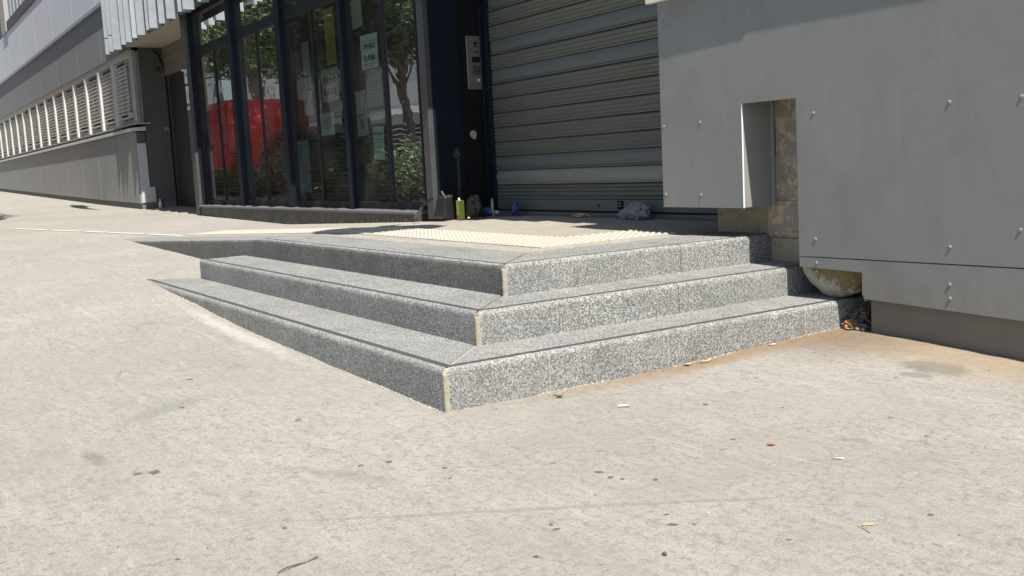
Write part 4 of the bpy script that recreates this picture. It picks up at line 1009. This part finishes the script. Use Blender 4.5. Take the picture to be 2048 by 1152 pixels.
def leaves(b, c, rad, n, size, shell=.5):
    for i in range(n):
        d = Vector((random.gauss(0, 1), random.gauss(0, 1), random.gauss(0, 1))).normalized(); r = (shell + (1 - shell) * R()) ** .6
        cl = noise.noise(Vector((d.x * 2.5 + c[0], d.y * 2.5, d.z * 2.5))) 
        if cl < -.12: r *= .75
        p = Vector((c[0] + d.x * rad[0] * r, c[1] + d.y * rad[1] * r, c[2] + d.z * rad[2] * r))
        u = Vector((random.gauss(0, 1), random.gauss(0, 1), random.gauss(0, .6))).normalized(); v = u.orthogonal().normalized(); v = (v * math.cos(i) + u.cross(v) * math.sin(i)); s = size * U(.6, 1.4)
        q = [b.bm.verts.new(p + u * s), b.bm.verts.new(p + v * s * .55), b.bm.verts.new(p - u * s), b.bm.verts.new(p - v * s * .55)]
        b.bm.faces.new(q)
def tree(x, y, h, r, lean, label, lm='leaf_green', bark='bark', n=20000, lowest=2.6, tr=.10):
    z0 = Gs(x, y); t = thing('tree', label, 'tree', (x, y, z0)); b = B()
    top = Vector((x + lean[0], y + lean[1], z0 + h * .62)); b.tube([(x, y, z0 - .1), (x + lean[0] * .2, y + lean[1] * .2, z0 + h * .2), (x + lean[0] * .6, y + lean[1] * .6, z0 + h * .42), top], [tr * 1.2, tr, tr * .8, tr * .5], 9)
    ends = []
    for k in range(7):
        a = k * .9 + .3; e = top + Vector((math.cos(a) * r * .6, math.sin(a) * r * .6, U(-.2, .9) * r * .5)); s = Vector((x + lean[0] * .55, y + lean[1] * .55, z0 + h * U(.34, .5)))
        b.tube([s, (s + e) / 2 + Vector((0, 0, .25)), e], [tr * .45, tr * .3, tr * .12], 6); ends.append(e)
    b.build('trunk', bark, t)
    b = B()
    for e in ends + [top]: leaves(b, (e.x, e.y, max(e.z, z0 + lowest + r * .25)), (r * .7, r * .7, r * .55), n // 8, .075)
    b.build('crown', lm, t); return t
def shrub(x, y, h, r, label, lm='leaf_green', n=4500, size=.036, flowers=0):
    z0 = Gs(x, y); t = thing('shrub', label, 'shrub', (x, y, z0), 'shrubs across the street'); b = B()
    for k in range(6): a = k * 1.05; b.tube([(x, y, z0 - .05), (x + math.cos(a) * r * .5, y + math.sin(a) * r * .5, z0 + h * .8)], [.02, .006], 5)
    b.build('stems', 'bark', t); b = B()
    for k in range(5): a = k * 1.3; leaves(b, (x + math.cos(a) * r * .4, y + math.sin(a) * r * .4, z0 + h * U(.4, .62)), (r * .65, r * .65, h * .42), n // 5, size)
    b.build('foliage', lm, t)
    if flowers: b = B(); leaves(b, (x, y, z0 + h * .6), (r, r, h * .5), flowers, .05, .9); b.build('flowers', 'flower_red', t)
SHR = [
    (-26.71, -1.3, 0.83, 0.9, 'leaf_dark', 0, 'low dark shrub in front of the red container'),
    (-24.58, -1.3, 1.0, 0.9, 'leaf_green', 0, 'rounded green shrub between container and taller bushes'),
    (-22.07, -1.3, 1.88, 0.9, 'leaf_dark', 260, 'tall shrub dotted with red flowers beside the container'),
    (-20.73, -1.3, 1.76, 0.9, 'leaf_green', 120, 'leafy tall shrub behind the flowering one'),
    (-19.11, -1.3, 1.67, 0.9, 'leaf_dark', 0, 'dense bush in the middle of the row across the street'),
    (-17.57, -1.3, 1.33, 0.9, 'leaf_green', 0, 'dark bush at the foot of the pale trunk'),
    (-16.29, -1.3, 1.06, 0.9, 'leaf_dark', 0, 'bushy shrub right of the pale trunk'),
    (-15.13, -1.3, 1.28, 0.9, 'leaf_green', 0, 'tall shrub between the two near trunks'),
    (-14.1, -1.3, 1.41, 0.9, 'leaf_dark', 0, 'broad shrub at the end of the row')]
for i, (x, y, h, r, lm, fl, lab) in enumerate(SHR): shrub(x, y, h, r, lab, lm, flowers=fl)
TRS = [
    (-19.14, -2.4, 7, 2.0, (-0.3, 0.2), 'tree with a slender pale trunk across the street', 'leaf_dark', 'bark_pale'),
    (-17.59, -2.8, 7, 2.2, (-0.9, 0.0), 'tree with a leaning forked brown trunk across the street', 'leaf_green', 'bark'),
    (-25.5, -3.8, 9, 2.6, (0.3, 0), 'yellow green tree behind the tall shrubs', 'leaf_yellow', 'bark'),
    (-30.48, -4.6, 9.5, 2.0, (0.3, 0), 'dense dark tree beside the red container', 'leaf_green', 'bark'),
    (-39.08, -6.3, 11, 2.8, (0.3, 0), 'tall loose tree standing behind the red container', 'leaf_dark', 'bark')]
TRS += [(-22.3, -3.1, 7.5, 2.4, (.2, 0), 'broad tree standing between the pale trunk and the yellow green tree', 'leaf_green', 'bark'),
        (-15.4, -3.4, 6.5, 2.2, (.3, .1), 'round dark tree nearest the end of the row', 'leaf_dark', 'bark'),
        (-35.2, -5.2, 9, 2.6, (0, 0), 'tall dark tree right behind the container', 'leaf_green', 'bark')]
for x, y, h, r, lean, lab, lm, bk in TRS: tree(x, y, h, r, lean, lab, lm, bk)
ob = thing('street_building', 'white rendered building across the street behind the trees', 'building', (-40, -20, 1))
box('upper_wall', 'facade_white', ob, -75, -20, -18.5, -17.5, 4.3, 16)
box('string_course', 'cream_frame', ob, -75, -20, -17.499, -17.35, 4.0, 4.3)
box('ground_floor', 'facade_grey', ob, -75, -20, -18.5, -17.6, .3, 3.99)
for q in range(16):
    for zz in (5.6, 9.2, 12.6): box('window', 'window_glass_dark', ob, -73 + q * 3.3, -71.6 + q * 3.3, -17.499, -17.44, zz, zz + 1.8)
    box('shop_window', 'window_glass_dark', ob, -73 + q * 3.3, -71.0 + q * 3.3, -17.599, -17.54, .9, 3.3)
gb = thing('tower_block', 'pale grey building closing the street beyond the red container', 'building', (-80, -14, 1))
box('wall', 'facade_grey', gb, -90, -78, -17, -4.5, 1, 20)
for q in range(4):
    for zz in (5, 8.4, 11.8, 15.2): box('window', 'window_glass_dark', gb, -77.99, -77.93, -16 + q * 3, -14.6 + q * 3, zz, zz + 1.7)
fn = thing('street_fence', 'dark slatted fence behind the shrubs across the street', 'fence', (-30, -4.6, .5))
for q in range(14): box('post', 'fence_dark', fn, -36 + q * 2.2, -35.92 + q * 2.2, -4.66, -4.58, .1, 2.3)
for r in range(14):
    for q in range(3): box('slat', 'fence_dark', fn, -36 + q * 9.55, -26.46 + q * 9.55, -4.575, -4.55, .45 + r * .13, .55 + r * .13)

# ------------------------------------------------------------------ made-up banners out of view, added to throw the dark patches on the paving
def banner(name, label, outline, zc, zs, wall, m='sill_metal'):
    """outline = where its shadow falls; cloth hangs at height zc, sagging by zs"""
    t = thing(name, label, 'banner', (wall[0], wall[1], wall[2])); n = len(outline); cx = sum(p[0] for p in outline) / n; cy = sum(p[1] for p in outline) / n
    def up(x, y, h): return Vector((x + SUN.x / SUN.z * h, y + SUN.y / SUN.z * h, .5 + h))
    b = B(); c = b.bm.verts.new(up(cx, cy, zc)); rim = []
    for i, (x, y) in enumerate(outline): rim.append(b.bm.verts.new(up(x, y, zc + zs * math.sin(i * 2 * math.pi / n))))
    for i in range(n): b.bm.faces.new((c, rim[i], rim[(i + 1) % n]))
    bmesh.ops.subdivide_edges(b.bm, edges=b.bm.edges[:], cuts=1, smooth=0); bmesh.ops.solidify(b.bm, geom=b.bm.faces[:], thickness=.01)
    top = up(cx, cy, zc); b.build('cloth', m, t)
    b = B(); b.tube([wall, top], .02, 8); b.build('pole', 'galvanised', t)
banner('banner', 'made-up grey cloth on a pole, added out of view to cast the dark patch on the platform', [(-5.71, 1.82), (-5.4, 1.52), (-4.95, 1.36), (-4.45, 1.36), (-4.15, 1.58), (-4.20, 1.90), (-4.16, 2.2), (-4.35, 2.42), (-4.75, 2.45), (-5.3, 2.36), (-5.62, 2.60), (-5.70, 2.40), (-5.55, 2.25)], 5.4, .25, (-1.6, 2.72, 6.0))
banner('banner', 'made-up forked cloth on a pole, added out of view to cast the small shadow by the wing', [(-25.0, 2.5), (-23.6, 2.30), (-22.0, 2.28), (-20.5, 2.42), (-22.5, 2.46), (-23.0, 2.62), (-24.2, 2.66)], 6.0, .2, (-19.2, 2.7, 6.8))
